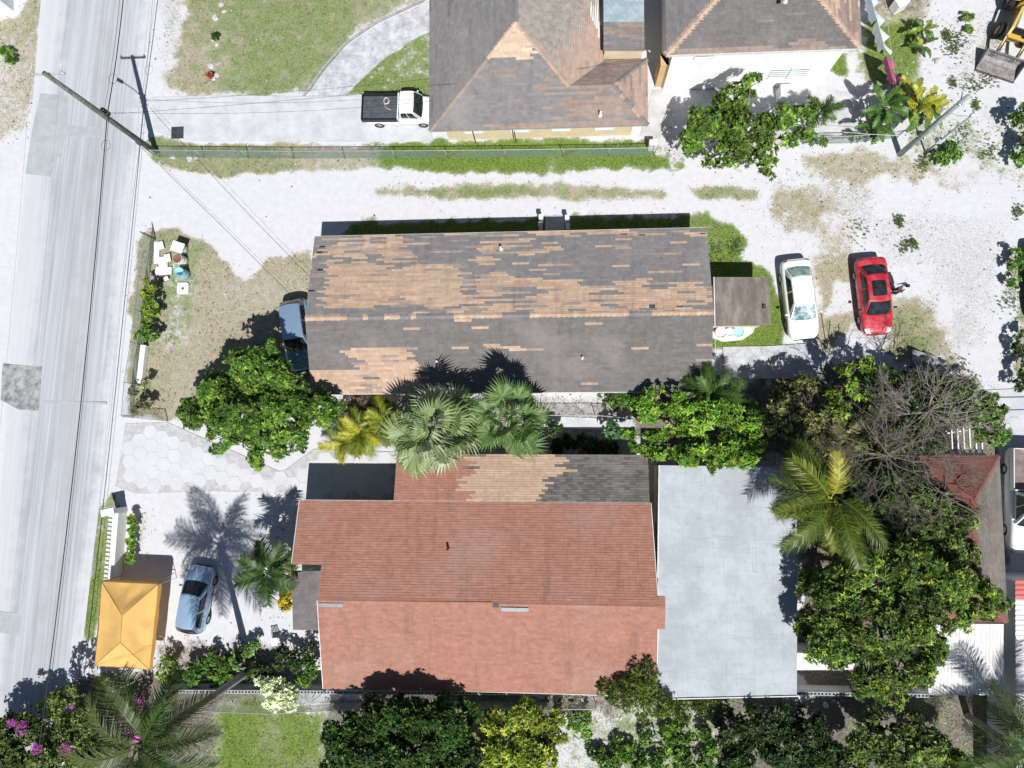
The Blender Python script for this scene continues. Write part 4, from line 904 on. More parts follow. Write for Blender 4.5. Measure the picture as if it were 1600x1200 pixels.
for a, b_ in zip(range(5), range(1, 6)):
    p, q, p2, q2 = prof[a], prof[b_], prof2[a], prof2[b_]
    bk.add([(p[0], -bw_, p[1]), (p[0], bw_, p[1]), (q[0], bw_, q[1]), (q[0], -bw_, q[1]), (p2[0], -bw_, p2[1]), (p2[0], bw_, p2[1]), (q2[0], bw_, q2[1]), (q2[0], -bw_, q2[1])], [(0, 1, 2, 3), (7, 6, 5, 4), (0, 4, 5, 1), (2, 6, 7, 3), (1, 5, 6, 2), (0, 3, 7, 4)])
for s in (-1, 1):
    sv = [(x, s*bw_, z) for x, z in prof]; sv2 = [(x, s*(bw_-.03), z) for x, z in prof]; bk.add(sv+sv2, [tuple(range(6)), tuple(range(11, 5, -1)), (0, 5, 11, 6)])
bk.build('bucket', steel, ld, local=True)
lb('bucket_lip', (2.5, 0, .05), (.18, 2.42, .03), mat('dark_steel', (.10, .09, .09), .5, metal=.4, var=.3))
for s in (-1, 1):
    MB().tube([(-.9, s*.5, 1.75), (.3, s*.55, 1.55), (1.1, s*.6, .95), (1.5, s*.6, .45)], [.09, .10, .09, .08], 4).build('loader_arm', yel, ld, local=True)
    MB().tube([(-.3, s*.62, .9), (.6, s*.62, 1.2)], .045, 8).build('lift_cylinder', hydr, ld, True, local=True)
    for o_ in (-.07, .07): MB().tube([(.7, s*.6+o_, 1.32), (1.75, s*.6+o_, .62)], .03, 6).build('tilt_link', blk, ld, local=True)
    MB().lathe((0, s*.86, .5), [(.28, -.16), (.46, -.16), (.5, -.1), (.5, .1), (.46, .16), (.28, .16)], 24, (0, s, 0)).build('front_wheel', rubber, ld, True, local=True)
    MB().lathe((0, s*.86, .5), [(.29, .12), (.26, .14), (.1, .06), (0, .1)], 16, (0, s, 0)).build('wheel_hub', yel, ld, True, local=True)
    MB().lathe((-2.1, s*.85, .72), [(.38, -.22), (.66, -.22), (.72, -.14), (.72, .14), (.66, .22), (.38, .22)], 28, (0, s, 0)).build('rear_wheel', rubber, ld, True, local=True)
    MB().lathe((-2.1, s*.85, .72), [(.39, .16), (.34, .18), (.12, .06), (0, .1)], 16, (0, s, 0)).build('wheel_hub', yel, ld, True, local=True)
    MB().prism([(-2.8, s*.6), (-1.4, s*.6), (-1.3, s*1.08), (-2.8, s*1.08)], 1.5, 1.56).build('fender', yel, ld, local=True, bevel=.02)
lb('cross_tube', (.75, 0, 1.3), (.14, 1.2, .14), yel); lb('chassis', (-1.1, 0, .75), (3.2, .7, .4), yel); lb('bonnet', (-.5, 0, 1.35), (1.5, .75, .55), mat('pale_bonnet', (.62, .62, .60), .5), bev=.06); lb('grille', (.28, 0, 1.3), (.08, .7, .5), blk)
lb('cab_roof', (-1.95, 0, 2.65), (1.5, 1.4, .12), MATS['pale_bonnet'], bev=.05); lb('cab_body', (-1.95, 0, 1.3), (1.3, 1.2, .7), yel)
for sx in (-.65, .65):
    for s in (-1, 1): lb('cab_pillar', (-1.95+sx, s*.6, 2.1), (.07, .07, 1.05), blk)
lb('cab_glass', (-1.95, 0, 2.1), (1.24, 1.16, .98), glass())
MB().tube([(-2.8, 0, .9), (-3.6, 0, 2.6), (-4.3, 0, 1.7), (-4.5, 0, .9)], [.16, .14, .11, .1], 4).build('backhoe_boom', yel, ld, local=True)

# ------------------------------------------------------------------ orange canopy
cz = 2.05; cn = [G(159, 909, cz), G(247, 913, cz), G(233, 1046, cz), G(148, 1040, cz)]; k0, k1 = G(191, 962, 2.75), G(188, 1004, 2.75)
cv = thing('canopy_tent', 'orange fabric canopy tent standing on the verge by the street', 'tent', G(205, 960))
orange = amat('orange_canvas', .75, .1, 2.0, 30, .1, spec=.2, transl=.25)
def canopy():
    mb = MB(); mb.cur = (.80, .50, .17); rnd = random.Random(3); n_ = 10
    ctr = (k0+k1)/2; faces = [(cn[0], cn[1], k0, k0), (cn[1], cn[2], k1, k0), (cn[2], cn[3], k1, k1), (cn[3], cn[0], k0, k1)]
    for a, b_, c_, d_ in faces:
        nn = Vector((0, 0, 1))
        def fn(u, v):
            p0 = a.lerp(b_, u).lerp(d_.lerp(c_, u), v); w = math.sin(math.pi*u)*math.sin(math.pi*min(v+.12, 1))
            return p0+nn*(-.17*w+.06*math.sin(u*11+v*7)*w+.06*math.sin((u-.5)*24*(1-v))*w*(1-v)+.03*math.sin(u*37+v*5)*w*(1-v))
        mb.grid(fn, 14, 10)
    return mb
canopy().build('canopy', orange, cv, True)
seam = MB(); seam.cur = (.50, .26, .06)
for q, k in ((cn[0], k0), (cn[1], k0), (cn[2], k1), (cn[3], k1), (k0, k1)): seam.tube([q+Vector((0, 0, .01)), q.lerp(k, .5)+Vector((0, 0, .012)), k+Vector((0, 0, .01))], .013, 5)
for a_, b_ in ((cn[3], cn[1].lerp(cn[2], .72)),): seam.tube([a_+Vector((0, 0, .02)), k1.lerp(cn[2], .45)+Vector((0, 0, .02)), b_+Vector((0, 0, .02))], .008, 4)
seam.build('seam', orange, cv, True)
vb = MB(); vb.cur = (.78, .43, .11)
for i in range(4):
    a, b_ = cn[i], cn[(i+1) % 4]; e = (b_-a); o = Vector((e.y, -e.x, 0)).normalized()*.02
    o = o if (a+b_-cn[(i+2) % 4]-cn[(i+3) % 4]).dot(o) > 0 else -o
    vb.grid(lambda u, v: a.lerp(b_, u)+o*(1+3*v)+Vector((0, 0, -.26*v*(1+.18*math.sin(u*19)))), 20, 3)
vb.build('valance', orange, cv, True)
for q in cn: MB().tube([(q.x, q.y, 0), (q.x, q.y, cz)], .022, 6).build('leg', hydr, cv)
fr = MB()
for i in range(4): fr.tube([cn[i]-Vector((0, 0, .05)), cn[(i+1) % 4]-Vector((0, 0, .05))], .016, 5)
for q, k in ((cn[0], k0), (cn[1], k0), (cn[2], k1), (cn[3], k1)): fr.tube([q-Vector((0, 0, .07)), k-Vector((0, 0, .12))], .014, 5)
fr.tube([k0-Vector((0, 0, .12)), k1-Vector((0, 0, .12))], .014, 5); fr.build('frame', hydr, cv)

# ------------------------------------------------------------------ utility poles and wires
poleg = mat('weathered_green_pole', (.13, .165, .135), .85, var=.4, scale=5, fine=30, c2=(.05, .055, .05)); pole2m = mat('pale_green_pole', (.30, .36, .33), .8, var=.3)
pb = G(243, 238); ph = 10.2; pole = thing('utility_pole', 'tall weathered utility pole with cross arm between the sand lane and the street', 'pole', pb)
MB().tube([pb, pb+Vector((0, 0, 5)), pb+Vector((0, 0, ph))], [.19, .16, .125], 14).build('shaft', poleg, pole, True)
rv = (G(135, 1000)-G(240, 0)).normalized(); cx = Vector((1, .02, 0))
MB().box(pb+Vector((0, .14, ph-.35)), (1.75, .09, .11)).build('cross_arm', mat('pale_cross_arm', (.42, .46, .46), .8), pole)
for s in (-.8, .8): MB().lathe(pb+Vector((s, .14, ph-.3)), [(.03, 0), (.06, .05), (.03, .08), (.065, .13), (.03, .17), (.05, .2), (0, .23)], 10).build('insulator', mat('white_porcelain', (.7, .7, .72), .2), pole, True)
arm = [pb+Vector((0, .15, 5.6)), pb+Vector((-.6, .5, 5.95)), pb+Vector((-1.35, .95, 6.05))]; MB().tube(arm, .03, 8).build('lamp_arm', alloy, pole, True)
MB().box(arm[-1]+Vector((-.2, .12, 0)), (.55, .22, .12), math.atan2(.45, -.75), taper=.8).build('street_lamp_head', mat('lamp_grey', (.36, .37, .38), .5), pole, bevel=.03)
MB().lathe(pb+Vector((.0, .3, 4.9)), [(0, 0), (.14, .02), (.14, .6), (.1, .66), (0, .68)], 12).build('splice_case', blk, pole, True)
for k in range(7): MB().tube([pb+Vector((0, 0, 4.7+k*.22)), pb+Vector((.3 if k % 2 else -.3, .12, 4.72+k*.22))], .016, 5).build('pole_step', alloy, pole)
MB().box(pb+Vector((-.19, -.02, 1.6)), (.12, .3, .45)).build('meter_box', alloy, pole, bevel=.02)
cable = mat('black_cable', (.012, .012, .013), .6, var=.1, bmp=0); alum = mat('bare_aluminium_wire', (.55, .57, .58), .35, metal=.6, var=.1, bmp=0)
def wire(name, label, a, b_, sag, r, m_, n_=24):
    a, b_ = Vector(a), Vector(b_); pts = [a.lerp(b_, i/n_)-Vector((0, 0, sag*4*(i/n_)*(1-i/n_))) for i in range(n_+1)]
    base = (pts[n_//2].x, pts[n_//2].y, pts[n_//2].z); return tag(MB().tube(pts, r, 5).build(name, m_, None, True, base=base), label, 'cable', 'overhead lines')
P5 = pb+Vector((0, .22, 5.05)); far_n, far_s = G(201, -110, 5.3), G(44, 1290, 5.2)
wire('telephone_cable', 'thick black telephone cable running up the street from the tall pole', P5, far_n, .25, .028, cable); wire('telephone_cable', 'thick black telephone cable running down the street from the tall pole', P5, far_s, .5, .028, cable)
wire('telephone_cable', 'thin second cable beside the telephone cable up the street', P5+Vector((-.17, 0, .1)), far_n+Vector((-.2, 0, .1)), .3, .011, cable); wire('telephone_cable', 'thin second cable beside the telephone cable down the street', P5+Vector((.17, 0, .1)), far_s+Vector((.32, 0, .15)), .45, .011, cable)
for s, nm in ((-.8, 'street side'), (.8, 'house side')):
    t0 = pb+Vector((s, .14, ph-.07)); wire('power_line', 'bare power line on the %s insulator running up the street' % nm, t0, t0-rv*22, .15, .007, alum); wire('power_line', 'bare power line on the %s insulator running down the street' % nm, t0, t0+rv*55, .8, .007, alum)
wire('service_drop', 'black service cable from the tall pole to the long house gable', P5, G(478, 484, 3.6), .35, .014, cable); wire('service_drop', 'thin twin of the cable from the tall pole to the long house', P5+Vector((.1, .1, .35)), G(480, 478, 3.7), .25, .006, cable)
wire('service_drop', 'long black cable from the tall pole to the hip roof house', P5, G(1008, 94, 3.9), .55, .009, cable); wire('service_drop', 'slack black cable from the tall pole to the front of the hip roof house', P5+Vector((0, 0, .25)), G(674, 158, 3.5), .7, .008, cable)
for zc_, px_ in ((5.0, 178), (4.7, 172)):
    cc = pb+Vector((0, 2.0 if px_ == 178 else -1.6, zc_)); cc = P5+(rv*(-2.2 if px_ == 178 else 1.9))+Vector((.1, 0, -.02)); pts = [cc+Vector((.28*math.cos(a), .32*math.sin(a), 0)) for a in np.linspace(0, 6.28, 21)]
    tag(MB().tube(pts, .009, 5).build('cable_loop', cable, base=tuple(cc)), 'slack storage loop on the telephone cable %s the tall pole' % ('above the cross street side of' if px_ == 178 else 'at the lane side of'), 'cable')
pb2 = G(1406, 241); p2 = thing('utility_pole', 'pale green utility pole beside the banana plants and a thin meter post', 'pole', pb2)
MB().tube([pb2, pb2+Vector((0, 0, 3.8)), pb2+Vector((0, 0, 7.4))], [.17, .15, .12], 14).build('shaft', pole2m, p2, True)
MB().lathe(pb2+Vector((0, 0, 6.6)), [(.13, 0), (.15, .01), (.15, .09), (.13, .1)], 12).build('pole_band', hydr, p2, True)
MB().tube([pb2+Vector((0, .12, 6.7)), pb2+Vector((.1, .5, 6.75))], .03, 6).build('bracket', alloy, p2)
pb3 = G(1446, 238); p3 = thing('meter_post', 'thin grey steel post with a pale meter box next to the pale green pole', 'post', pb3)
MB().tube([pb3, pb3+Vector((0, 0, 4.9))], .055, 10).build('shaft', mat('galvanised_steel', (.42, .43, .44), .5, metal=.5, var=.2), p3, True)
MB().box(pb3+Vector((.06, .06, 1.6)), (.35, .25, .5)).build('meter_box', mat('pale_box', (.55, .60, .63), .5), p3, bevel=.02); MB().lathe(pb3+Vector((0, 0, 4.9)), [(.07, 0), (.12, .05), (.10, .2), (0, .24)], 10).build('weather_head', MATS['pale_box'], p3, True)
wire('service_drop', 'white line strung from the pale green pole to the white house', pb2+Vector((0, 0, 2.6)), G(1240, 196, 2.8), .3, .011, mat('white_wire', (.75, .75, .75), .5)); wire('service_drop', 'cable between the pale green pole and the meter post', pb2+Vector((0, 0, 5.6)), pb3+Vector((0, 0, 4.9)), .15, .01, cable)
wire('service_drop', 'white cable from the long house to the flat annex corner', G(1117, 515, 2.5), G(1120, 592, 2.3), .05, .012, MATS['white_wire'])
q = G(1345, 20); wire('washing_line', 'thin white line crossing the yard behind the white house', G(1382, -20, 1.9), G(1408, 175, 1.9), .2, .006, MATS['white_wire'])

# ------------------------------------------------------------------ fences and walls
galv = MATS['galvanised_steel']
def chain_fence(name, label, pts, h, step, mesh_c=None):
    W = [G(*q) for q in pts]; t = thing(name, label, 'fence', W[len(W)//2]); netm = mesh_c or galv; net = MB(); rail = MB()
    for a, b_ in zip(W, W[1:]):
        L = (b_-a).length; d = (b_-a)/L; rail.tube([a+Vector((0, 0, h)), b_+Vector((0, 0, h))], .021, 6, False)
        k = max(1, round(L/step))
        for i in range(k+1):
            if i == 0 and a is not W[0]: continue
            q = a+d*(L*i/k); MB().tube([q, q+Vector((0, 0, h+.06))], .03, 8).build('post', galv, t, True)
        s = 0.0
        while s < L:
            for sg in (1, -1):
                s1 = min(max(s+sg*h, 0), L); f = abs(s1-s)/h; net.tube([a+d*s+Vector((0, 0, .03)), a+d*s1+Vector((0, 0, .03+(h-.05)*f))], .0042, 3, False)
                if f < 1: pass
            s += .075
    rail.build('top_rail', galv, t, True); tag(net.build('wire_mesh', netm, t), kind='stuff')
gnet = mat('green_coated_wire', (.20, .30, .26), .6, var=.1, bmp=0)
chain_fence('chain_link_fence', 'long low chain link fence between the hip roof house and the sand lane', [(250,246),(460,248),(700,247),(880,245),(1022,243)], 1.2, 3.1, gnet)
chain_fence('chain_link_fence', 'chain link fence along the street in front of the long house', [(243,372),(233,440),(222,540),(212,600),(208,650)], 1.25, 2.8, gnet)
chain_fence('chain_link_fence', 'short chain link return beside the paved driveway', [(208,652),(262,657)], 1.1, 2.2)
chain_fence('chain_link_fence', 'low chain link fence hung with creeper near the banana plants', [(1265,226),(1330,224),(1400,216)], 1.1, 2.5, gnet)
chain_fence('chain_link_fence', 'chain link fence along the block wall by the lower lawn', [(330,1100),(430,1104),(620,1094),(930,1097)], 1.2, 4.5)
chain_fence('chain_link_fence', 'chain link fence between the long house and the red roof house', [(815,650),(930,650),(985,655)], 1.2, 3.2, gnet)
MB_ = MB(); q = G(226, 372); gp = thing('gate_stay', 'dark steel strut bracing the end of the street fence', 'strut', G(243, 374)); MB().tube([G(243, 374), G(243, 374)+Vector((0, 0, 1.7))], .035, 8).build('post', blk, gp); MB().tube([G(243, 374)+Vector((0, 0, 1.2)), G(222, 366, .9)], .02, 6).build('brace', blk, gp)
# white garden wall with block cresting
wa, wb = G(193, 800), G(184, 918); gw = thing('garden_wall', 'white garden wall with square block cresting and end pier along the verge', 'wall', (wa+wb)/2)
d = wb-wa; rzw = math.atan2(d.y, d.x); MB().box((wa+wb)/2+Vector((0, 0, .44)), (d.length, .46, .9), rzw).build('wall_body', white_conc, gw)
cbm = MB().box((0, 0, 0), (.13, .2, .14)).mesh('cresting_block', white_conc); nb = int(d.length/.26)
for i in range(nb): q = wa+d*((i+.5)/nb); inst('cresting_block', cbm, gw, Matrix.Translation((q.x-.20, q.y, .96)) @ Matrix.Rotation(rzw, 4, 'Z'))
q = wa+Vector((-.12, .12, 0)); MB().box(q+Vector((0, 0, .7)), (.75, .32, 1.4), .22).build('pier', white_conc, gw, bevel=.02); MB().box(q+Vector((0, 0, 1.43)), (.85, .42, .07), .22).build('pier_cap', white_conc, gw)
# hollow concrete block wall along the bottom
blockm = mat('grey_concrete_block', (.42, .43, .43), .95, var=.2, scale=4, fine=30, bmp=.4)
def block_mesh():
    mb = MB(); L, W, h = .392, .2, .2; z0, z1 = 0, h; xs = [-L/2, -L/2+.04, -.025, .025, L/2-.04, L/2]; ys = [-W/2, -W/2+.04, W/2-.04, W/2]; vs = [(x, y, z1) for y in ys for x in xs]
    fs = [(j*6+i, j*6+i+1, (j+1)*6+i+1, (j+1)*6+i) for j in range(3) for i in range(5) if not (j == 1 and i in (1, 3))]; mb.add(vs, fs)
    for i in (1, 3):
        a = [(xs[i], ys[1]), (xs[i+1], ys[1]), (xs[i+1], ys[2]), (xs[i], ys[2])]; mb.add([(x, y, z) for z in (z1, .02) for x, y in a], [(0, 4, 5, 1), (1, 5, 6, 2), (2, 6, 7, 3), (3, 7, 4, 0), (7, 6, 5, 4)])
    c_ = [(-L/2, -W/2), (L/2, -W/2), (L/2, W/2), (-L/2, W/2)]; mb.add([(x, y, z) for z in (0, z1) for x, y in c_], [(0, 1, 5, 4), (1, 2, 6, 5), (2, 3, 7, 6), (3, 0, 4, 7)]); return mb.mesh('block', blockm)
bme = block_mesh()
def block_wall(name, label, p0, p1, h):
    a, b_ = G(*p0), G(*p1); d = b_-a; rz_ = math.atan2(d.y, d.x); t = thing(name, label, 'wall', (a+b_)/2); courses = round(h/.2); n_ = int(d.length/.4)
    MB().box((a+b_)/2+Vector((0, 0, (courses-2)*.1-.05)), (d.length, .192, (courses-2)*.2+.1), rz_).build('wall_body', mat('rendered_block_wall', (.50, .52, .53), .9, var=.15), t)
    for cidx in (courses-2, courses-1):
        for i in range(n_): q = a+d*((i+.5+(.5 if cidx % 2 else 0))/n_); inst('block', bme, t, Matrix.Translation((q.x, q.y, cidx*.2+.002)) @ Matrix.Rotation(rz_+random.uniform(-.01, .01), 4, 'Z'))
block_wall('block_wall', 'unfinished hollow concrete block wall with open cores below the red roof house', (262, 1070), (925, 1073), 1.2); block_wall('block_wall', 'unfinished hollow concrete block wall beside the pale flat roof building', (1215, 1072), (1440, 1076), 1.2)
lw = MB(); a, b_ = G(229, 540), G(222, 600); lw.box((a+b_)/2+Vector((0, 0, .2)), ((b_-a).length, .35, .42), math.atan2((b_-a).y, (b_-a).x)); tag(lw.build('low_wall', white_conc, base=tuple((a+b_)/2), bevel=.03), 'low white wall remnant between the street hedges', 'wall')
for k, (px, py) in enumerate(((846, 346), (845, 358), (886, 347), (887, 360))):
    q = G(px, py); nm = ('outer', 'inner')[k % 2]+' post on the '+('street' if k < 2 else 'yard')+' side'
    gpst = MB(); gpst.box(q+Vector((0, 0, .5)), (.24, .24, 1.0)); gpst.box(q+Vector((0, 0, 1.03)), (.28, .28, .06)); tag(gpst.build('gate_post', white_conc, base=tuple(q), bevel=.01), 'small white %s of the long house walkway' % nm, 'post', 'walkway posts')

# ------------------------------------------------------------------ barrels, slabs and yard clutter
def barrel(name, label, px, py, m_, h, r, lid=None, tilt=0.0, inner=None):
    q = G(px, py); t = thing(name, label, 'barrel', q); ax = Vector((math.sin(tilt), 0, math.cos(tilt)))
    pr = [(r*.92, 0), (r, .03), (r, h*.3), (r*1.04, h*.33), (r, h*.36), (r, h*.63), (r*1.04, h*.66), (r, h*.69), (r, h-.03), (r*1.03, h), (r*.96, h)]
    if lid is None: pr += [(r*.95, .08), (0, .08)]
    MB().lathe(q, pr, 24, ax).build('shell', m_, t, True)
    if lid is not None: MB().lathe(q, [(r*.96, h-.03), (r*.9, h-.045), (0, h-.035)], 24, ax).build('lid', lid, t, True)
    return t
barrel('barrel', 'white drum with rusty brown lid between the barrels', 288, 409, mat('white_drum', (.72, .73, .73), .5, var=.12), .88, .31, mat('rusty_lid', (.22, .095, .06), .8, var=.3))
barrel('barrel', 'open pale blue drum at the end of the row by the street fence', 291, 430, mat('blue_drum', (.25, .50, .62), .45, var=.15), .92, .30)
t = barrel('barrel', 'white drum covered with a sheet beside the rusty lidded drum', 287, 391, MATS['white_drum'], .85, .31, white_conc)
q = G(276, 386, .9); MB().box((q.x+.05, q.y, .9), (.82, .66, .03), -.32).build('cover_board', mat('white_board', (.76, .77, .78), .6, var=.06), t)
for k, (px, py, sx, sy, rz_) in enumerate(((246, 395, .35, 1.5, .08), (256, 412, .6, .9, .1), (250, 425, .5, .6, -.2), (262, 424, .7, .5, .05), (252, 385, .5, .5, .3), (264, 404, .4, .5, .2), (262, 436, .3, .25, .5))):
    q = G(px, py); tag(MB().box(q+Vector((0, 0, .06+.02*k)), (sx, sy, .12), rot=Matrix.Rotation(rz_, 3, 'Z') @ Matrix.Rotation(.06*(k % 3-1), 3, 'X')).build('broken_slab', white_conc, base=tuple(q), bevel=.02), 'broken white concrete slab in the pile by the street fence', 'slab', 'broken slabs by the fence')
q = G(287, 451); sl_ = thing('concrete_base', 'square concrete base with a centre hole lying on the dry lawn', 'slab', q); mb = MB()
n_ = 16; ro = [(.38*max(-1, min(1, 1.3*math.cos(a))), .38*max(-1, min(1, 1.3*math.sin(a)))) for a in np.linspace(0, 2*math.pi, n_, False)]; ri = [(.1*math.cos(a), .1*math.sin(a)) for a in np.linspace(0, 2*math.pi, n_, False)]
vs = [(q.x+x, q.y+y, z) for z in (.12, 0) for ring in (ro, ri) for x, y in ring]
mb.add(vs, [(i, (i+1) % n_, n_+(i+1) % n_, n_+i) for i in range(n_)]+[(i, 2*n_+i, 2*n_+(i+1) % n_, (i+1) % n_) for i in range(n_)]+[(n_+i, n_+(i+1) % n_, 3*n_+(i+1) % n_, 3*n_+i) for i in range(n_)]).build('slab', white_conc, sl_); MB().lathe(q, [(.1, .05), (0, .05)], 16).build('hole_fill', mat('dark_soil', (.10, .085, .07), .95), sl_)
q = G(278, 208); mh = MB(); mh.box(q+Vector((0, 0, .06)), (.82, .80, .06), .02); mo = mh.build('inspection_cover', mat('dark_steel_plate', (.06, .065, .08), .55, metal=.3, var=.35, scale=6), base=tuple(q), bevel=.01); tag(mo, 'dark square steel cover set in the concrete drive near the tall pole', 'cover')
def bucket(label, px, py, m_, r, h, water=None):
    q = G(px, py); t = thing('bucket', label, 'bucket', q, group='buckets by the annex'); MB().lathe(q, [(0, 0), (r*.8, 0), (r, h), (r*1.05, h), (r*.95, h-.01), (r*.78, .06), (0, .06)], 18).build('shell', m_, t, True)
    if water is not None: MB().lathe(q, [(r*.93, h*.8), (0, h*.8)], 18).build('contents', water, t)
wpl = mat('white_plastic', (.76, .76, .75), .4, var=.08); bpl = mat('sky_blue_plastic', (.22, .58, .72), .4, var=.1)
bucket('large white plastic tub nearest the long house under the annex wall', 1124, 521, wpl, .33, .5, mat('white_lid', (.7, .7, .69), .5)); bucket('smaller white bucket between the tub and the blue basin', 1138, 520, wpl, .25, .4, MATS['white_lid']); bucket('sky blue basin standing beside the annex wall', 1152, 519, bpl, .32, .3, mat('pale_water', (.35, .62, .72), .2))
sheet('tub_apron', [(1113,509),(1180,509),(1176,520),(1160,531),(1130,534),(1113,528)], .03, white_conc)
# white plastic chair
q = G(433, 1000); ch = thing('plastic_chair', 'white plastic garden chair on the sand near the red roof house porch', 'chair', q, .2)
MB().box((0, 0, .42), (.44, .44, .03)).build('seat', wpl, ch, local=True, bevel=.015)
for sx in (-1, 1):
    for sy in (-1, 1): MB().tube([(sx*.23, sy*.23, 0), (sx*.19, sy*.19, .42)], .022, 6).build('leg', wpl, ch, local=True)
    MB().tube([(sx*.23, -.2, .42), (sx*.25, -.18, .64), (sx*.24, .2, .66)], .02, 6).build('armrest', wpl, ch, local=True)
for k in range(5): MB().box((-.18+k*.09, .24+.03, .64), (.06, .02, .42), rot=Matrix.Rotation(-.15, 3, 'X')).build('back_slat', wpl, ch, local=True)
MB().box((0, .305, .86), (.46, .03, .07)).build('top_rail', wpl, ch, local=True, bevel=.01)
# laundry
lp0, lp1 = G(1328, -8), G(1380, 186); lh = 2.1
for q, nm in ((lp0, 'behind the white house'), (lp1, 'among the banana plants')):
    tag(MB().tube([q, q+Vector((0, 0, lh+.1))], .035, 8).build('clothes_post', galv, base=tuple(q)), 'steel clothes line post %s' % nm, 'post')
wire('washing_line', 'clothes line carrying the white sheets and pink towel', lp0+Vector((0, 0, lh)), lp1+Vector((0, 0, lh)), .12, .008, MATS['white_wire'])
def cloth(name, label, f0, f1, drop, c_, seed, swing=.35):
    a, b_ = lp0.lerp(lp1, f0)+Vector((0, 0, lh)), lp0.lerp(lp1, f1)+Vector((0, 0, lh)); rg = random.Random(seed); ph_ = rg.uniform(0, 6); d = (b_-a).normalized(); o = Vector((d.y, -d.x, 0))
    mb = MB(); mb.cur = c_
    mb.grid(lambda u, v: a.lerp(b_, u*(1-.1*v)+.05*v)+o*(-swing*v*(1+.25*math.sin(u*9+ph_))+.07*v*math.sin(u*21+ph_))+Vector((0, 0, .012-drop*v*(1-.1*math.sin(u*3.1)))), 26, 10)
    mb.grid(lambda u, v: a.lerp(b_, u*(1-.1*v)+.05*v)+o*(.02+.05*v*math.sin(u*17+ph_))+Vector((0, 0, .010-drop*.5*v)), 26, 6)
    return tag(mb.build(name, amat('laundry_cotton', .85, .05, 2, 20, .05, transl=.2), base=tuple((a+b_)/2-Vector((0, 0, drop))), smooth=True), label, 'laundry', 'laundry on the line')
cloth('bed_sheet', 'pale blue white bed sheet hanging nearest the roof of the white house', .10, .36, 1.5, (.66, .73, .78), 1, .95); cloth('bed_sheet', 'white crumpled sheet hanging between the pale blue sheet and the pink towel', .38, .58, 1.4, (.76, .79, .82), 2, .9); cloth('pink_towel', 'magenta pink towel hanging on the clothes line', .64, .84, 1.0, (.52, .13, .25), 3, .8)
q = G(1400, 14); tag(MB().box(q+Vector((0, 0, .45)), (.75, .6, .9), .5).build('discarded_freezer', wpl, base=tuple(q), bevel=.04), 'white discarded freezer box among rubble behind the white house', 'freezer')
# odd poles, planks and debris
for nm, lab, p0, z0, p1, z1, r_, m_ in (('leaning_pole', 'white pole leaning over the shrubs near the red sedan', (1314, 570), .1, (1330, 522), 1.2, .03, wpl), ('leaning_pole', 'dark stick standing between the white sedan and the slab', (1292, 545), 0, (1297, 500), .9, .025, blk),
        ('fallen_pipe', 'white pipe lying under the bare tree', (1330, 620), .6, (1352, 645), .8, .03, wpl), ('fallen_pipe', 'thick pale pipe leaning by the red hip house', (1354, 680), .5, (1388, 710), 1.6, .10, mat('pale_pipe', (.55, .56, .57), .6)), ('support_pole', 'thin steel pole leaning over the block wall beside the red roof house', (487, 1096), .2, (532, 1062), 2.6, .03, galv),
        ('canopy_pole', 'loose aluminium pole propped against the orange canopy', (245, 915), 1.2, (272, 895), .2, .025, alloy), ('fallen_branch', 'pale dead branch resting on the shrubs below the canopy', (158, 1088), 1.0, (222, 1060), 1.2, .03, mat('pale_dead_wood', (.52, .48, .42), .9))):
    a, b_ = G(*p0, z0), G(*p1, z1); tag(MB().tube([a, a.lerp(b_, .5)+Vector((0, 0, .03)), b_], r_, 8).build(nm, m_, None, True, base=tuple(a)), lab, 'pole')
trp = MB(); q = G(1455, 575)
trp.cur = (.27, .275, .29); trp.grid(lambda u, v: G(1425+u*55, 545+v*38+u*18, .35+.2*math.sin(u*14+v*4)+.16*math.sin(v*17+u*6)+.08*math.sin(u*31)*math.cos(v*23)-.3*abs(u-.5)), 24, 14)
tag(trp.build('crumpled_tarp', amat('grey_tarp', .6, .15, 6, 20, .1), base=tuple(q), smooth=True), 'crumpled grey tarpaulin heap at the edge of the brush', 'tarpaulin')
q = G(905, 232); rb2 = MB(); rb2.box(G(1018, 232)+Vector((0, 0, .5)), (.5, .35, 1.0)); tag(rb2.build('fence_pier', white_conc, base=tuple(G(1018, 232)), bevel=.02), 'white block pier at the end of the long chain link fence', 'pier')
rkr = random.Random(11)
ROCKS = {'pale limestone rock at the foot of the tall pole by the long fence': [(270, 245), (296, 248), (306, 246)], 'pale rock ringing the small plants on the upper lawn': [(334, 62), (339, 70), (330, 104), (333, 122), (338, 118), (326, 102), (345, 8), (350, 18), (336, 28)],
         'chalky rock on the sand around the loader and pale green pole': [(1488, 42), (1465, 95), (1545, 212)], 'rock at the scrubby edge of the sand yard near the teal car': [(1590, 452), (1589, 540), (1593, 553)], 'rock near the grey tarpaulin heap': [(1480, 602), (1432, 578)],
         'rubble rock among the weeds beyond the yellow croton': [(945, 1160), (900, 1155), (1020, 1140), (1000, 1170), (970, 1122)], 'rock at the edge of the lower lawn beside the dark boundary tree': [(482, 1112), (520, 1130)], 'rock in the litter below the mango tree': [(1290, 1102), (1350, 1120)]}
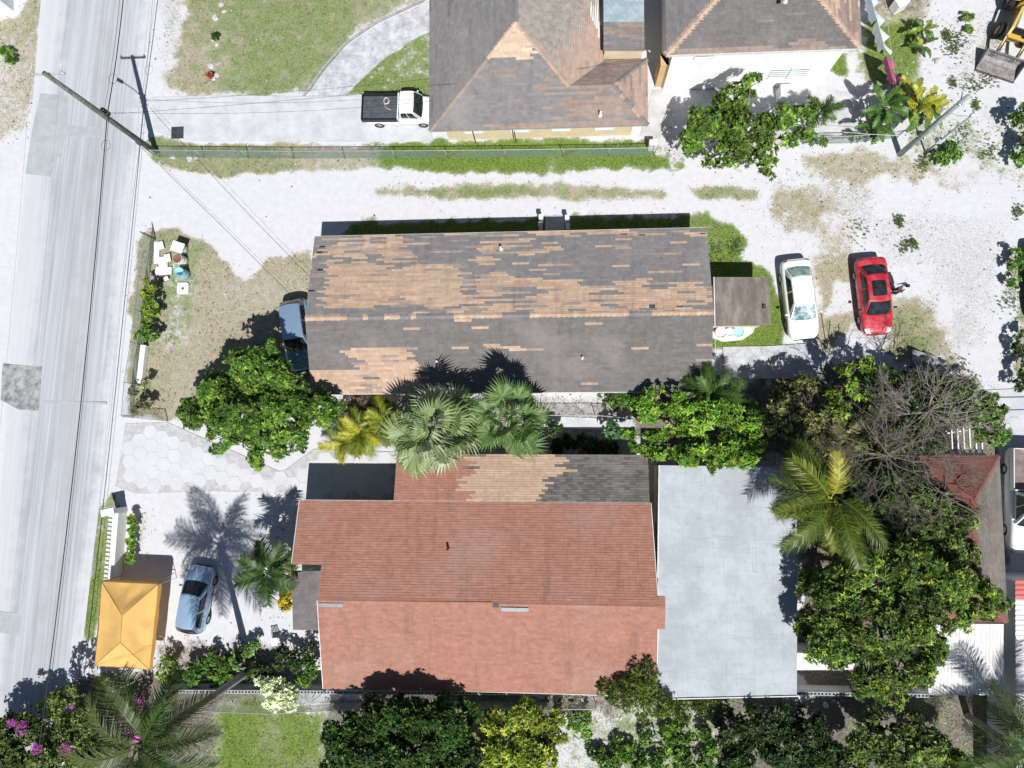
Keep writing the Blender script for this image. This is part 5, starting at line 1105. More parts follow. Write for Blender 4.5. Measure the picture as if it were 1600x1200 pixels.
for lab, spots in ROCKS.items():
    for px, py in spots:
        q = G(px, py); mb = MB(); s = rkr.uniform(.12, .30); az = rkr.uniform(0, 3); ex = rkr.uniform(.55, .95); pts = []
        for a in range(7):
            j = rkr.uniform(.7, 1.2)
            for e, hz in ((1.0, -.04), (.86, .16), (.45, .30)):
                rr = s*e*j*rkr.uniform(.88, 1.1); x_, y_ = rr*math.cos(a*.898), rr*ex*math.sin(a*.898); pts.append((q.x+x_*math.cos(az)-y_*math.sin(az), q.y+x_*math.sin(az)+y_*math.cos(az), s*hz*rkr.uniform(.7, 1.3)+.01))
        pts.append((q.x, q.y, s*.30)); mb.add(pts, [(a*3+e, ((a+1) % 7)*3+e, ((a+1) % 7)*3+e+1, a*3+e+1) for a in range(7) for e in (0, 1)]+[(a*3+2, ((a+1) % 7)*3+2, 21) for a in range(7)])
        tag(mb.build('limestone_rock', mat('pale_limestone', (.50, .49, .47), .95, var=.25, scale=5), base=tuple(q)), lab, 'rock', 'loose limestone rocks')

# ------------------------------------------------------------------ person beside the red car
pq = G(1398, 456); per = thing('person', 'standing person in white and lavender shirt and dark trousers beside the red sedan', 'person', pq, math.radians(172))
def skin_obj(name, V, E, Rr, m_, parent, root=0):
    me = bpy.data.meshes.new(name); me.from_pydata(V, E, []); me.materials.append(m_); o = bpy.data.objects.new(name, me); link(o, parent)
    md = o.modifiers.new('skin', 'SKIN'); md.use_smooth_shade = True
    if me.skin_vertices:
        for i, r_ in enumerate(Rr): me.skin_vertices[0].data[i].radius = (r_ if isinstance(r_, tuple) else (r_, r_)); me.skin_vertices[0].data[i].use_root = (i == root)
    o.modifiers.new('sub', 'SUBSURF').levels = 2; o.modifiers['sub'].render_levels = 2; return o
skn = mat('brown_skin', (.16, .08, .05), .55, var=.1, bmp=0); hair = mat('black_hair', (.008, .008, .009), .6); lav = mat('lavender_white_shirt', (.78, .78, .86), .85, var=.2, scale=4); jean = mat('dark_trousers', (.02, .022, .03), .85)
V = [(0, 0, .95), (0, 0, 1.12), (0, 0, 1.34), (0, 0, 1.46), (.01, 0, 1.55), (.03, 0, 1.66), (0, .1, .88), (.04, .12, .5), (0, .12, .09), (.13, .13, .04), (0, -.1, .88), (.02, -.11, .5), (-.02, -.12, .09), (.11, -.13, .04),
     (0, .19, 1.40), (.05, .25, 1.13), (.24, .22, 1.0), (0, -.19, 1.40), (.08, -.25, 1.14), (.3, -.2, 1.12), (.31, .21, .97), (.37, -.18, 1.12)]
E_ = [(0, 1), (1, 2), (2, 3), (3, 4), (4, 5), (0, 6), (6, 7), (7, 8), (8, 9), (0, 10), (10, 11), (11, 12), (12, 13), (2, 14), (14, 15), (15, 16), (2, 17), (17, 18), (18, 19), (16, 20), (19, 21)]
skin_obj('body', V, E_, [(.11, .15), (.10, .14), (.11, .17), .06, .055, (.095, .08), .085, .06, .045, .035, .085, .06, .045, .035, .055, .042, .034, .055, .042, .034, .04, .04], skn, per)
sh = MB(); sh.tube([(0, 0, .86), (0, 0, 1.0), (0, 0, 1.2), (0, 0, 1.36), (0, 0, 1.45), (0, 0, 1.5)], [.185, .18, .19, .205, .15, .075], 16)
for s_ in (1, -1): sh.tube([(0, s_*.13, 1.42), (0, s_*.2, 1.40), (.03, s_*.24, 1.25), (.06, s_*.26, 1.12)], [.09, .09, .078, .07], 10)
sh.build('shirt', lav, per, True, local=True)
tr = MB(); tr.tube([(0, 0, .98), (0, 0, .92), (0, 0, .84)], [.172, .178, .16], 14)
for s_, kx in ((1, .04), (-1, .02)): tr.tube([(0, s_*.085, .9), (kx, s_*.115, .5), (-.01, s_*.12, .09)], [.108, .088, .075], 10)
tr.build('trousers', jean, per, True, local=True)
MB().lathe((.01, 0, 1.60), [(.088, 0), (.108, .06), (.10, .13), (.06, .175), (0, .185)], 16).build('hair', hair, per, True, local=True)
for s in (.13, -.13): 
    for k in range(4): MB().tube([(.33+.0*s, (.21 if s > 0 else -.18)+(k-1.5)*.018, .955 if s > 0 else 1.12), (.40, (.21 if s > 0 else -.18)+(k-1.5)*.02, .90 if s > 0 else 1.10)], [.009, .007], 5).build('finger', skn, per, True, local=True)
    MB().box((.07, s*.95, .035), (.26, .09, .07)).build('shoe', blk, per, local=True, bevel=.025)
# ------------------------------------------------------------------ vegetation
leafm = amat('broad_leaf', .42, .22, 1.3, 9, 0, spec=.35, transl=.22)
palmm = amat('palm_leaf', .44, .22, 1.5, 8, 0, spec=.4, transl=.22)
barkm = mat('grey_brown_bark', (.20, .165, .135), .95, var=.35, scale=4, fine=25, bmp=.5); barkp = mat('pale_bark', (.36, .33, .30), .95, var=.3, scale=4, fine=25, bmp=.5)
def unit(a): return a/np.maximum(np.linalg.norm(a, axis=-1, keepdims=True), 1e-9)
def leaf_arrays(c, d, nrm, L, W, colr, fold=.22, droop=.25):
    s = np.cross(d, nrm); s = unit(s); L = L[:, None]; W = W[:, None]; m = c+d*L*.45
    V = np.stack([c, m+s*W*.5+nrm*W*fold, c+d*L-nrm*L*droop, m-s*W*.5+nrm*W*fold], 1)
    k = len(c); b_ = np.arange(k)[:, None]*4; F = np.concatenate([b_+np.array([[0, 2, 1]]), b_+np.array([[0, 3, 2]])], 0)
    return V.reshape(-1, 3), F, np.repeat(colr, 4, 0)
def rosette_leaves(rg, c, ax, per, L, W, cols, spread=(.6, 1.45), scat=.0):
    k = len(c); c = np.repeat(c, per, 0); ax = np.repeat(ax, per, 0); r = rg.normal(size=c.shape); tn = unit(r-ax*np.sum(r*ax, 1, keepdims=True)); th = rg.uniform(spread[0], spread[1], (len(c), 1))
    d = unit(ax*np.cos(th)+tn*np.sin(th)); nr = unit(ax*np.sin(th)-tn*np.cos(th)+rg.normal(0, .25, c.shape)); nr = unit(nr-d*np.sum(nr*d, 1, keepdims=True))
    if scat: c = c+rg.normal(0, scat, c.shape)
    cl = np.repeat(cols, per, 0)*rg.uniform(.75, 1.25, (len(c), 1)); return leaf_arrays(c, d, nr, L*rg.uniform(.6, 1.2, len(c)), W*rg.uniform(.7, 1.2, len(c)), cl)
def crown_points(rg, lobes, dens, low=-.25, gap=.3):
    """each lobe is broken into many small clumps; rosettes of leaves sit on the clumps"""
    C, A, T = [], [], []
    for i, (c, r, fl) in enumerate(lobes):
        k = max(5, int(13*r*r+8*r)); v = unit(rg.normal(size=(k*3, 3))); v = v[v[:, 2] > low][:k]; S = np.array([1, 1, fl]); cs = max(.16, min(.5, .30*r+.08))
        cc = np.array(c)+v*S*(r-cs*.6)*rg.uniform(.70, 1.08, (len(v), 1)); keep = np.ones(len(cc), bool)
        for j, (c2, r2, f2) in enumerate(lobes):
            if j != i: keep &= np.linalg.norm((cc-np.array(c2))/np.array([1, 1, f2]), axis=1) > r2*.62
        keep &= rg.random(len(cc)) > gap*.5
        cc, vv = cc[keep], v[keep]; n_ = max(4, int(dens*cs*cs*26)); m = len(cc)
        w = unit(rg.normal(size=(m, n_, 3))+vv[:, None]*.5+np.array([0, 0, .35])); p = cc[:, None]+w*cs*rg.uniform(.45, 1.12, (m, n_, 1))*np.array([1, 1, .8]); ax = unit(w*.8+vv[:, None]*.3+np.array([0, 0, .6])+rg.normal(0, .25, w.shape))
        C.append(p.reshape(-1, 3)); A.append(ax.reshape(-1, 3)); T.append(np.repeat(rg.uniform(.62, 1.25, m)*rg.choice([.8, 1., 1.12]), n_))
        q = unit(rg.normal(size=(max(3, int(dens*r*r*2.2)), 3))); C.append(np.array(c)+q*S*r*rg.uniform(.2, .62, (len(q), 1))); A.append(unit(q+np.array([0, 0, .8]))); T.append(np.full(len(q), .8))
    C, A, T = np.concatenate(C), np.concatenate(A), np.concatenate(T); ok_ = C[:, 2] > .04; return C[ok_], A[ok_], T[ok_]
def pal(rg, k, a, b_, hot=None, ph=.12):
    t = rg.random((k, 1)); c = np.array(a)*(1-t)+np.array(b_)*t
    if hot is not None: m = rg.random(k) < ph; c[m] = np.array(hot)*rg.uniform(.8, 1.15, (m.sum(), 1))
    return c
SEED = [100]; NT = [0]
def tree(name, label, base, lobes, cat='tree', dens=3.2, per=11, L=.24, W=.11, cols=((.035, .075, .012), (.085, .15, .025)), hot=(.17, .24, .04), ph=.12, trunk=.16, bark=None, group=None, gap=.3, flat=.75, spread=(.6, 1.45), twig=True, scat=0., low=-.25):
    SEED[0] += 1; rg = np.random.default_rng(SEED[0]); b0 = G(*base); t = thing(name, label, cat, b0, group=group); LB = []
    for px, py, rp, zt in lobes:
        r = rp/25.2*(1-zt/HC)*.98; c = G(px, py, max(zt-r*flat, r*.3)); LB.append((tuple(c), r, flat))
    C, A, Hh = crown_points(rg, LB, dens, low, gap); V, F, Cc = rosette_leaves(rg, C, A, per, L*1.06, W*1.12, pal(rg, len(C), *cols, hot, ph)*1.95*Hh[:, None], spread, scat); NT[0] += len(F)
    o = link(bpy.data.objects.new('crown', npmesh('crown', V-np.array(b0), F, leafm, Cc)), t)
    ctr = sum((Vector(c) for c, _, _ in LB), Vector())/len(LB); fork = b0.lerp(Vector((ctr.x, ctr.y, ctr.z)), .55); fork.z = max(.3, ctr.z*.5)
    mb = MB(); mid_ = b0.lerp(fork, .5)+Vector((.05*trunk*5, .03, 0)); mb.tube([b0-Vector((0, 0, .1)), mid_, fork], [trunk*1.25, trunk, trunk*.85], 9); mb.build('trunk', bark or barkm, t, True)
    if twig:
        for c, r, f in LB:
            c = Vector(c); w = fork.lerp(c, .5)+Vector((0, 0, .12*r)); br = MB(); br.tube([fork, w, c+Vector((0, 0, .1*r))], [trunk*.6, trunk*.4, trunk*.2], 6)
            for k in range(6):
                v = Vector(unit(rg.normal(size=3)+np.array([0, 0, .4]))); e = c+v*r*.9; br.tube([w.lerp(c, .5+.08*k), c.lerp(e, .5)+Vector((0, 0, .05)), e], [trunk*.22, trunk*.14, trunk*.05], 5)
            br.build('branch', bark or barkm, t, True)
    return t
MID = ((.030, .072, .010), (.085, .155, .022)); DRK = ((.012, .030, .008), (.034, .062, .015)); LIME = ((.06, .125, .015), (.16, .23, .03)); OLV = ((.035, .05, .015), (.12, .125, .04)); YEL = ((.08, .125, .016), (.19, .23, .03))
tree('shade_tree', 'large bushy green shade tree spreading over the dry front lawn of the long house', (445, 636), [(345,612,36,4.6),(392,580,38,5.0),(440,592,32,5.2),(325,645,38,4.2),(378,640,50,5.6),(440,650,46,5.6),(495,645,36,4.6),(415,695,34,4.6),(528,640,18,3.2),(296,642,22,3.4),(350,682,28,4.0),(460,686,24,3.8),(420,548,18,4.4),(405,722,14,3.4),(330,600,14,3.6),(470,612,20,4.4),(365,560,14,4.0)], dens=7.0, per=10, L=.185, W=.085, hot=(.15, .23, .03), ph=.2, cols=MID, gap=.8)
tree('yard_tree', 'leafy green tree with long hanging shoots in front of the white house', (1152, 235), [(1148,165,34,4.4),(1172,132,18,4.8),(1108,195,34,4.2),(1165,208,42,5.0),(1215,180,28,4.4),(1250,190,26,3.8),(1088,222,26,3.6),(1138,242,26,3.8),(1195,248,24,3.8),(1262,172,14,3.4),(1105,250,16,3.2),(1203,270,13,3.2),(1240,215,20,3.4)], dens=3.6, L=.21, W=.10, cols=((.04, .085, .012), (.10, .165, .025)), hot=(.15, .23, .035), ph=.2, gap=1.1)
tree('almond_tree', 'open bright lime green tree with bare pale twigs between the houses', (1060, 672), [(1008,640,22,3.8),(1022,612,14,3.6),(1050,634,22,4.2),(1092,652,28,4.6),(1135,645,26,4.4),(1168,662,24,4.0),(1028,694,24,4.2),(1076,700,28,4.6),(1126,702,28,4.6),(1165,708,20,4.0),(1120,730,13,3.9),(985,680,12,3.4),(992,698,8,3.2),(1186,690,14,3.8),(1060,668,20,4.2)], dens=3.2, per=12, L=.25, W=.10, cols=((.045, .11, .012), (.11, .20, .022)), hot=(.17, .26, .03), ph=.2, bark=barkp, gap=.75, trunk=.12)
tree('olive_thicket', 'dense dull olive thicket with small leaves behind the concrete slab', (1240, 640), [(1215,614,24,2.4),(1252,606,24,2.7),(1290,612,24,2.8),(1225,650,32,4.2),(1270,655,34,4.4),(1240,690,30,4.4),(1200,680,24,3.8),(1182,644,18,2.6),(1290,690,24,4.0),(1262,720,22,3.8)], dens=5.5, per=9, L=.15, W=.07, cols=OLV, hot=(.21, .20, .07), ph=.2, gap=.55)
tree('lime_sapling', 'upright lime green sapling growing out of the thicket near the red sedan', (1305, 612), [(1322,585,16,3.6),(1330,612,18,4.0),(1312,640,14,4.0),(1345,565,16,3.0),(1300,625,12,3.6)], dens=3.4, L=.26, W=.14, cols=LIME, hot=(.19, .27, .035), ph=.3, gap=.5, trunk=.07)
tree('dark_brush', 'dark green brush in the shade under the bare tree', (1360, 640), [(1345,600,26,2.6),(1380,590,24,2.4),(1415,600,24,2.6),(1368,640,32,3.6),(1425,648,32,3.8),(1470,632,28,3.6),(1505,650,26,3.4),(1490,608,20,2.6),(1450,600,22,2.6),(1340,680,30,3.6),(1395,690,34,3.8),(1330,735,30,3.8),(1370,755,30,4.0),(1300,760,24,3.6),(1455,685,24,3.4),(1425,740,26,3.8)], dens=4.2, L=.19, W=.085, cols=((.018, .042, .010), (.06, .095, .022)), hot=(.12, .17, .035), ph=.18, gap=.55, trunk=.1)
tree('corner_bush', 'bright green bush leaning over the concrete yard by the pergola', (1510, 650), [(1535,632,22,3.2),(1555,655,20,3.0),(1545,680,18,3.0),(1515,622,16,3.0),(1565,680,12,2.6)], dens=4.2, L=.2, W=.1, cols=MID, hot=(.13, .21, .03), ph=.2, trunk=.09)
tree('mango_tree', 'broad dark green mango tree standing between the flat roof and the metal shed', (1335, 915), [(1288,940,44,6.6),(1345,905,50,7.2),(1415,890,46,7.0),(1475,905,40,6.6),(1525,935,32,5.8),(1300,1000,40,6.4),(1368,972,56,7.6),(1438,960,48,7.2),(1360,1045,42,6.4),(1420,1035,40,6.4),(1392,1080,24,5.2),(1268,905,26,5.4),(1452,1010,28,5.8),(1560,945,16,5.2),(1495,950,26,6.0),(1255,970,22,5.0),(1505,975,14,5.2)], dens=5.2, per=10, L=.21, W=.07, cols=((.032, .07, .012), (.09, .15, .025)), hot=(.19, .25, .035), ph=.22, trunk=.24, gap=.95)
tree('undergrowth_tree', 'dark leafy undergrowth tree beneath the bare branches beside the mango', (1400, 820), [(1440,825,36,4.8),(1480,850,32,4.8),(1390,845,38,5.0),(1350,835,28,4.6),(1500,815,24,4.4),(1425,780,30,4.4),(1470,785,24,4.2),(1335,870,26,5.0),(1385,795,28,4.6),(1345,790,24,4.4),(1505,870,22,4.6)], dens=4.0, L=.19, W=.09, cols=((.024, .055, .011), (.07, .115, .025)), hot=(.15, .18, .04), ph=.15, gap=.5)
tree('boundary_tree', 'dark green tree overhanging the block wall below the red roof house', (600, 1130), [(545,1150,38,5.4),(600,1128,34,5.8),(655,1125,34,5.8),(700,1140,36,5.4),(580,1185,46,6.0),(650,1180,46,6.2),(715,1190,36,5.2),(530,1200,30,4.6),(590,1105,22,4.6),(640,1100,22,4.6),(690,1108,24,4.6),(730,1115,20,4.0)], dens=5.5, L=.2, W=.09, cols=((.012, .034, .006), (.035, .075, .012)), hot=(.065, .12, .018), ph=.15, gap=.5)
tree('croton_tree', 'yellow green croton tree with glossy leaves beyond the block wall', (800, 1130), [(775,1130,26,3.4),(822,1122,28,3.8),(858,1145,22,3.2),(775,1175,32,3.8),(832,1175,34,4.0),(870,1120,14,2.8),(750,1200,26,3.4),(805,1205,30,3.6)], dens=4.2, per=11, L=.27, W=.09, cols=((.075, .12, .012), (.20, .25, .03)), hot=(.28, .30, .045), ph=.25, gap=.7)
tree('feathery_bush', 'feathery fine leaved green bush against the pale flat roof corner', (1000, 1070), [(1005,1058,24,4.7),(975,1082,24,4.4),(1030,1092,26,3.9),(1072,1102,24,3.0),(1106,1098,18,2.6),(952,1076,16,4.1),(1000,1098,24,4.0)], cat='bush', dens=7, per=10, L=.17, W=.035, cols=((.045, .085, .012), (.11, .16, .03)), hot=(.18, .22, .04), ph=.15, gap=.3, spread=(.2, 1.2))
tree('silvery_bush', 'pale silvery green bush beside the lower lawn and block wall', (440, 1078), [(432,1080,24,1.9),(415,1068,15,1.6),(450,1095,18,1.6),(425,1102,13,1.4),(462,1078,11,1.4)], cat='bush', dens=7, per=9, L=.17, W=.07, cols=((.26, .32, .17), (.50, .54, .36)), hot=(.62, .62, .48), ph=.2, trunk=.05)
tree('bougainvillea', 'bougainvillea with magenta flowers spilling over the street corner', (60, 1140), [(20,1150,38,2.8),(70,1130,36,3.0),(115,1145,34,2.8),(40,1190,42,3.2),(95,1190,42,3.2),(150,1180,32,2.6),(95,1098,22,3.2),(140,1120,24,3.4),(118,1082,16,3.2)], cat='bush', dens=4.6, per=10, L=.15, W=.085, cols=((.03, .062, .012), (.10, .14, .03)), hot=(.16, .2, .05), ph=.2, trunk=.07)
for k, (px, py, r_, z_) in enumerate(((36,1138,10,3.0), (58,1168,8,3.3), (103,1170,9,3.3), (18,1130,5,3.0), (112,1100,6,2.3))):
    SEED[0] += 1; rg = np.random.default_rng(SEED[0]); q = G(px, py, z_); n_ = 70; c = np.array(q)+rg.normal(0, r_/25/2, (n_, 3))*np.array([1, 1, .4]); V, F, Cc = rosette_leaves(rg, c, unit(rg.normal(0, .3, (n_, 3))+np.array([0, 0, 1])), 4, .08, .07, pal(rg, n_, (.42, .05, .36), (.60, .12, .52)))
    par = [o for o in bpy.data.objects if o.name == 'bougainvillea'][0]; link(bpy.data.objects.new('flower_cluster', npmesh('flower_cluster', V-np.array(par.location), F, leafm, Cc)), par)
t = tree('flowering_bush', 'bush covered in magenta flowers under the tall palm fronds', (222, 1105), [(205,1120,18,1.9),(215,1090,16,1.7),(212,1140,15,1.7),(196,1105,12,1.5)], cat='bush', dens=6, per=10, L=.11, W=.08, cols=((.34, .04, .30), (.55, .11, .50)), hot=(.05, .09, .02), ph=.3, trunk=.05)
SHR = [('hedge_shrub', 'yellow green hedge shrub nearest the barrels on the street fence', (240, 450), [(236,450,15,1.5),(234,464,14,1.5)], YEL), ('hedge_shrub', 'bright green hedge shrub in the middle of the street hedge', (240, 485), [(236,482,15,1.5),(238,496,14,1.4)], LIME), ('hedge_shrub', 'deep green hedge shrub at the white wall end of the street hedge', (236, 518), [(226,508,11,1.3),(236,520,15,1.5),(224,528,12,1.3)], MID),
       ('hedge_shrub', 'sparse grey green shrub at the driveway end of the street fence', (228, 622), [(214,612,12,1.3),(229,600,10,1.2),(216,638,13,1.4),(231,632,11,1.2)], ((.07, .09, .04), (.18, .20, .10))), ('box_hedge', 'narrow bright green hedge behind the white garden wall', (203, 838), [(206,806,6.5,.85),(206,818,6.5,.85),(206,830,6.5,.85),(205,842,6.5,.85),(205,854,6.5,.85),(204,866,6.5,.85),(204,876,6,.85)], ((.07, .14, .015), (.15, .25, .03))),
       ('garden_shrub', 'bright green shrub beside the foot of the orange canopy', (268, 1040), [(262,1035,14,1.3),(258,1052,11,1.1),(270,1045,10,1.2)], LIME), ('garden_shrub', 'round green shrub in the bed behind the silver hatchback', (345, 1030), [(340,1025,14,1.0),(352,1040,12,.9)], MID), ('garden_shrub', 'green shrub with upright shoots by the plastic chair', (385, 1025), [(380,1020,15,1.2),(395,1010,11,1.0),(372,1035,12,1.0)], ((.05, .10, .02), (.12, .19, .04))), ('garden_shrub', 'dark shrub against the porch of the red roof house', (455, 1030), [(445,1022,16,1.4),(462,1035,15,1.4),(430,1040,14,1.2),(480,1015,12,1.3)], DRK), ('garden_shrub', 'leafy green shrub at the corner of the red roof house', (488, 1050), [(485,1045,14,1.5),(478,1060,13,1.4),(490,1030,9,1.2)], MID), ('garden_shrub', 'leafy green clump in the bed between hatchback and block wall', (310, 1040), [(300,1050,14,1.2),(318,1035,12,1.0),(305,1068,12,1.1)], MID), ('garden_shrub', 'dark clump below the plastic chair by the silvery bush', (410, 1050), [(405,1048,16,1.2),(420,1058,12,1.1),(392,1058,13,1.1)], DRK), ('garden_shrub', 'low green shrub under the palm trunk', (345, 1058), [(340,1062,13,.9),(352,1055,10,.9),(326,1050,10,.8)], MID),
       ('wild_shrub', 'bright green shrub on the rubble beyond the yellow croton', (915, 1128), [(908,1122,18,1.2),(918,1142,15,1.1),(900,1135,12,1.0)], ((.05, .11, .02), (.12, .2, .04))), ('wild_shrub', 'leafy weed shrub on rubble below the feathery bush', (1050, 1150), [(1045,1140,18,1.2),(1058,1165,18,1.2),(1070,1190,18,1.2),(1075,1150,12,1.0)], MID), ('wild_shrub', 'low sprawling weeds in the rubble by the feathery bush', (980, 1170), [(975,1170,20,.7),(1000,1190,18,.7),(950,1190,18,.7),(930,1170,14,.7)], MID), ('wild_shrub', 'low green weeds between the rubble and the deep shade', (1105, 1160), [(1100,1140,14,.8),(1112,1170,16,.9),(1098,1195,16,.9),(1030,1190,16,.8),(1010,1150,12,.7)], MID), ('wild_shrub', 'grey stemmed shrub behind the yellow croton', (885, 1090), [(880,1092,16,1.4),(900,1085,12,1.2)], ((.10, .11, .06), (.22, .22, .14))),
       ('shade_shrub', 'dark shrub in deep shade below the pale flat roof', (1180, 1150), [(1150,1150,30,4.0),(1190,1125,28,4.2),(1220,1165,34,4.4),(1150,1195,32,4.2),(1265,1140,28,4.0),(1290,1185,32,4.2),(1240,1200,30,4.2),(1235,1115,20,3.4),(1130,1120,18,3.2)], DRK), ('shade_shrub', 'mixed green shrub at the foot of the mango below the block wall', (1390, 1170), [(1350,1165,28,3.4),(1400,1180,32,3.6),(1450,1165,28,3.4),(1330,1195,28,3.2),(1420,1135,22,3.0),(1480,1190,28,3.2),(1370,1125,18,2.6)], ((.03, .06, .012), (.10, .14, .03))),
       ('side_shrub', 'green shrub under the eave of the long house near the almond tree', (962, 640), [(955,628,14,1.4),(972,620,15,1.6),(985,632,14,1.6)], MID), ('side_shrub', 'blue green shrub on the path edge by the rear wing', (958, 675), [(955,675,14,1.5),(962,685,10,1.3)], ((.04, .10, .045), (.10, .19, .08))), ('side_shrub', 'small dark shrub beside the fan palm behind the rear wing', (860, 680), [(862,675,12,1.3),(868,665,9,1.1)], DRK), ('side_shrub', 'reddish dry shrub against the south wall of the long house', (585, 630), [(565,628,15,1.2),(590,632,15,1.2),(545,632,12,1.1),(610,640,12,1.1)], ((.06, .045, .03), (.15, .11, .07))), ('side_shrub', 'tangle of dark weeds in the shade of the rear wing', (920, 700), [(880,695,18,.7),(915,698,20,.7),(950,702,18,.7)], DRK),
       ('edge_shrub', 'scrubby green bush beside the teal car', (1590, 420), [(1586,412,12,1.0),(1594,400,12,1.2),(1582,440,10,.8)], MID), ('edge_shrub', 'dark green bush on the far edge of the sand yard', (1600, 560), [(1595,545,13,1.2),(1598,575,14,1.4),(1592,600,12,1.2),(1600,520,12,1.2)], DRK), ('edge_shrub', 'green bush beside the yellow loader track', (1600, 215), [(1600,180,20,1.8),(1605,225,18,1.6),(1594,250,13,1.2)], MID), ('edge_shrub', 'leafy bush at the gravel edge across the street', (10, 88), [(8,84,13,.8),(20,95,10,.7)], MID), ('edge_shrub', 'small flowering plant in the upper lawn', (336, 60), [(335,58,7,.6)], DRK), ('edge_shrub', 'small red leaved plant in the upper lawn', (328, 116), [(327,117,5,.5)], ((.12, .03, .02), (.22, .06, .04))),
       ('yard_shrub', 'leafy shrub at the foot of the pale green pole', (1470, 240), [(1480,232,14,.9),(1466,250,13,.8),(1492,245,10,.7)], MID), ('yard_shrub', 'creeper clad shrub on the fence near the banana plants', (1300, 215), [(1262,215,14,1.3),(1282,222,9,1.2),(1335,218,10,1.1),(1365,212,12,1.1),(1385,206,10,1.1)], ((.05, .11, .03), (.12, .2, .06))), ('yard_shrub', 'green weed clump beside the loader bucket track', (1510, 30), [(1512,26,8,.5),(1515,42,6,.4)], LIME)]
for nm, lab, base, lobes, cl in SHR:
    tree(nm, lab, base, lobes, cat='shrub', dens=6.5, per=9, L=.17, W=.085, cols=cl, hot=tuple(min(1, x*1.5) for x in cl[1]), ph=.15, trunk=.035, gap=.35, low=-.1)
# patches of weeds on the sand
WEED = [(1498, 60), (1478, 55), (1490, 75), (1520, 135), (1488, 128), (1545, 120), (1460, 165), (1525, 165), (1440, 255), (1500, 215), (1425, 380), (1410, 385), (1405, 345), (1345, 360), (1280, 95), (1575, 470), (1500, 575), (1520, 600), (1545, 235), (1590, 330), (1120, 395), (1150, 385)]
rgw = random.Random(5); WV, WF, WC, wo_ = [], [], [], 0
for i, (px, py) in enumerate(WEED):
    SEED[0] += 1; rg = np.random.default_rng(SEED[0]); q = np.array(G(px, py)); n_ = rgw.randrange(40, 110); r_ = rgw.uniform(.14, .36); c = q+np.stack([rg.normal(0, r_, n_), rg.normal(0, r_*1.2, n_), rg.uniform(.0, .07, n_)], 1)
    V, F, Cc = rosette_leaves(rg, c, unit(rg.normal(0, .35, (n_, 3))+np.array([0, 0, 1])), 7, .09, .035, pal(rg, n_, (.07, .11, .025), (.17, .23, .07))); WV.append(V); WF.append(F+wo_); WC.append(Cc); wo_ += len(V)
tag(link(bpy.data.objects.new('weeds', npmesh('weeds', np.concatenate(WV), np.concatenate(WF), leafm, np.concatenate(WC)))), 'sparse green weeds sprouting through the sand of the yard', 'weeds', kind='stuff')

# --- bare trees
def bare_tree(name, label, base, top, z, R, seed, n0=9, m_=None, depth=3):
    rg = random.Random(seed); b0 = G(*base); c = G(*top, z); t = thing(name, label, 'tree', b0)
    MB().tube([b0, b0.lerp(c, .55)+Vector((.1, 0, .1)), c], [.16, .13, .10], 8).build('trunk', barkm, t, True)
    def grow(mb, p, d, L, r, k):
        q1 = p+d*L*.5+Vector((rg.uniform(-.12, .12), rg.uniform(-.12, .12), rg.uniform(-.05, .1)))*L; q2 = p+d*L+Vector((rg.uniform(-.15, .15), rg.uniform(-.15, .15), rg.uniform(-.1, .05)))*L
        mb.tube([p, q1, q2], [r, r*.75, r*.45], 5 if r > .012 else 3, False)
        if k > 0:
            for _ in range(rg.choice([3, 4, 4, 5])):
                s = rg.uniform(.3, 1); o = q1.lerp(q2, max(0, s*2-1)) if s > .5 else p.lerp(q1, s*2); dd = (d+Vector((rg.gauss(0, .6), rg.gauss(0, .6), rg.gauss(.02, .35)))).normalized(); grow(mb, o, dd, L*rg.uniform(.45, .75), max(.005, r*.55), k-1)
    for i in range(n0):
        a = 2*math.pi*(i+rg.uniform(-.3, .3))/n0; d = Vector((math.cos(a), math.sin(a), rg.uniform(-.05, .45))).normalized(); mb = MB(); grow(mb, c.lerp(b0, rg.uniform(0, .2)), d, R*rg.uniform(.4, .72), .036, depth); mb.build('limb', m_ or barkp, t)
bare_tree('bare_tree', 'leafless grey tree with radiating twigs over the red hip house', (1320, 702), (1390, 712), 5.6, 4.4, 3, 19, mat('grey_twig_bark', (.15, .125, .105), .95, var=.3))
bare_tree('bare_tree', 'leafless pale brush tree above the pergola', (1400, 672), (1455, 640), 4.4, 3.8, 8, 15, mat('pale_twig_bark', (.27, .245, .22), .95, var=.25))
bare_tree('bare_tree', 'leafless dark branched tree leaning over the grey roof side', (1430, 770), (1480, 770), 5.0, 3.2, 15, 11, MATS['grey_twig_bark'])
bare_tree('bare_bush', 'leafless grey bush in the shade beside the coconut palm', (1260, 672), (1275, 675), 3.2, 2.2, 21, 9, MATS['grey_twig_bark'])
bare_tree('bare_bush', 'pale leafless bush on the wall beside the feathery bush', (880, 1086), (885, 1092), 1.3, 1.3, 27, 9, MATS['pale_twig_bark'], 2)

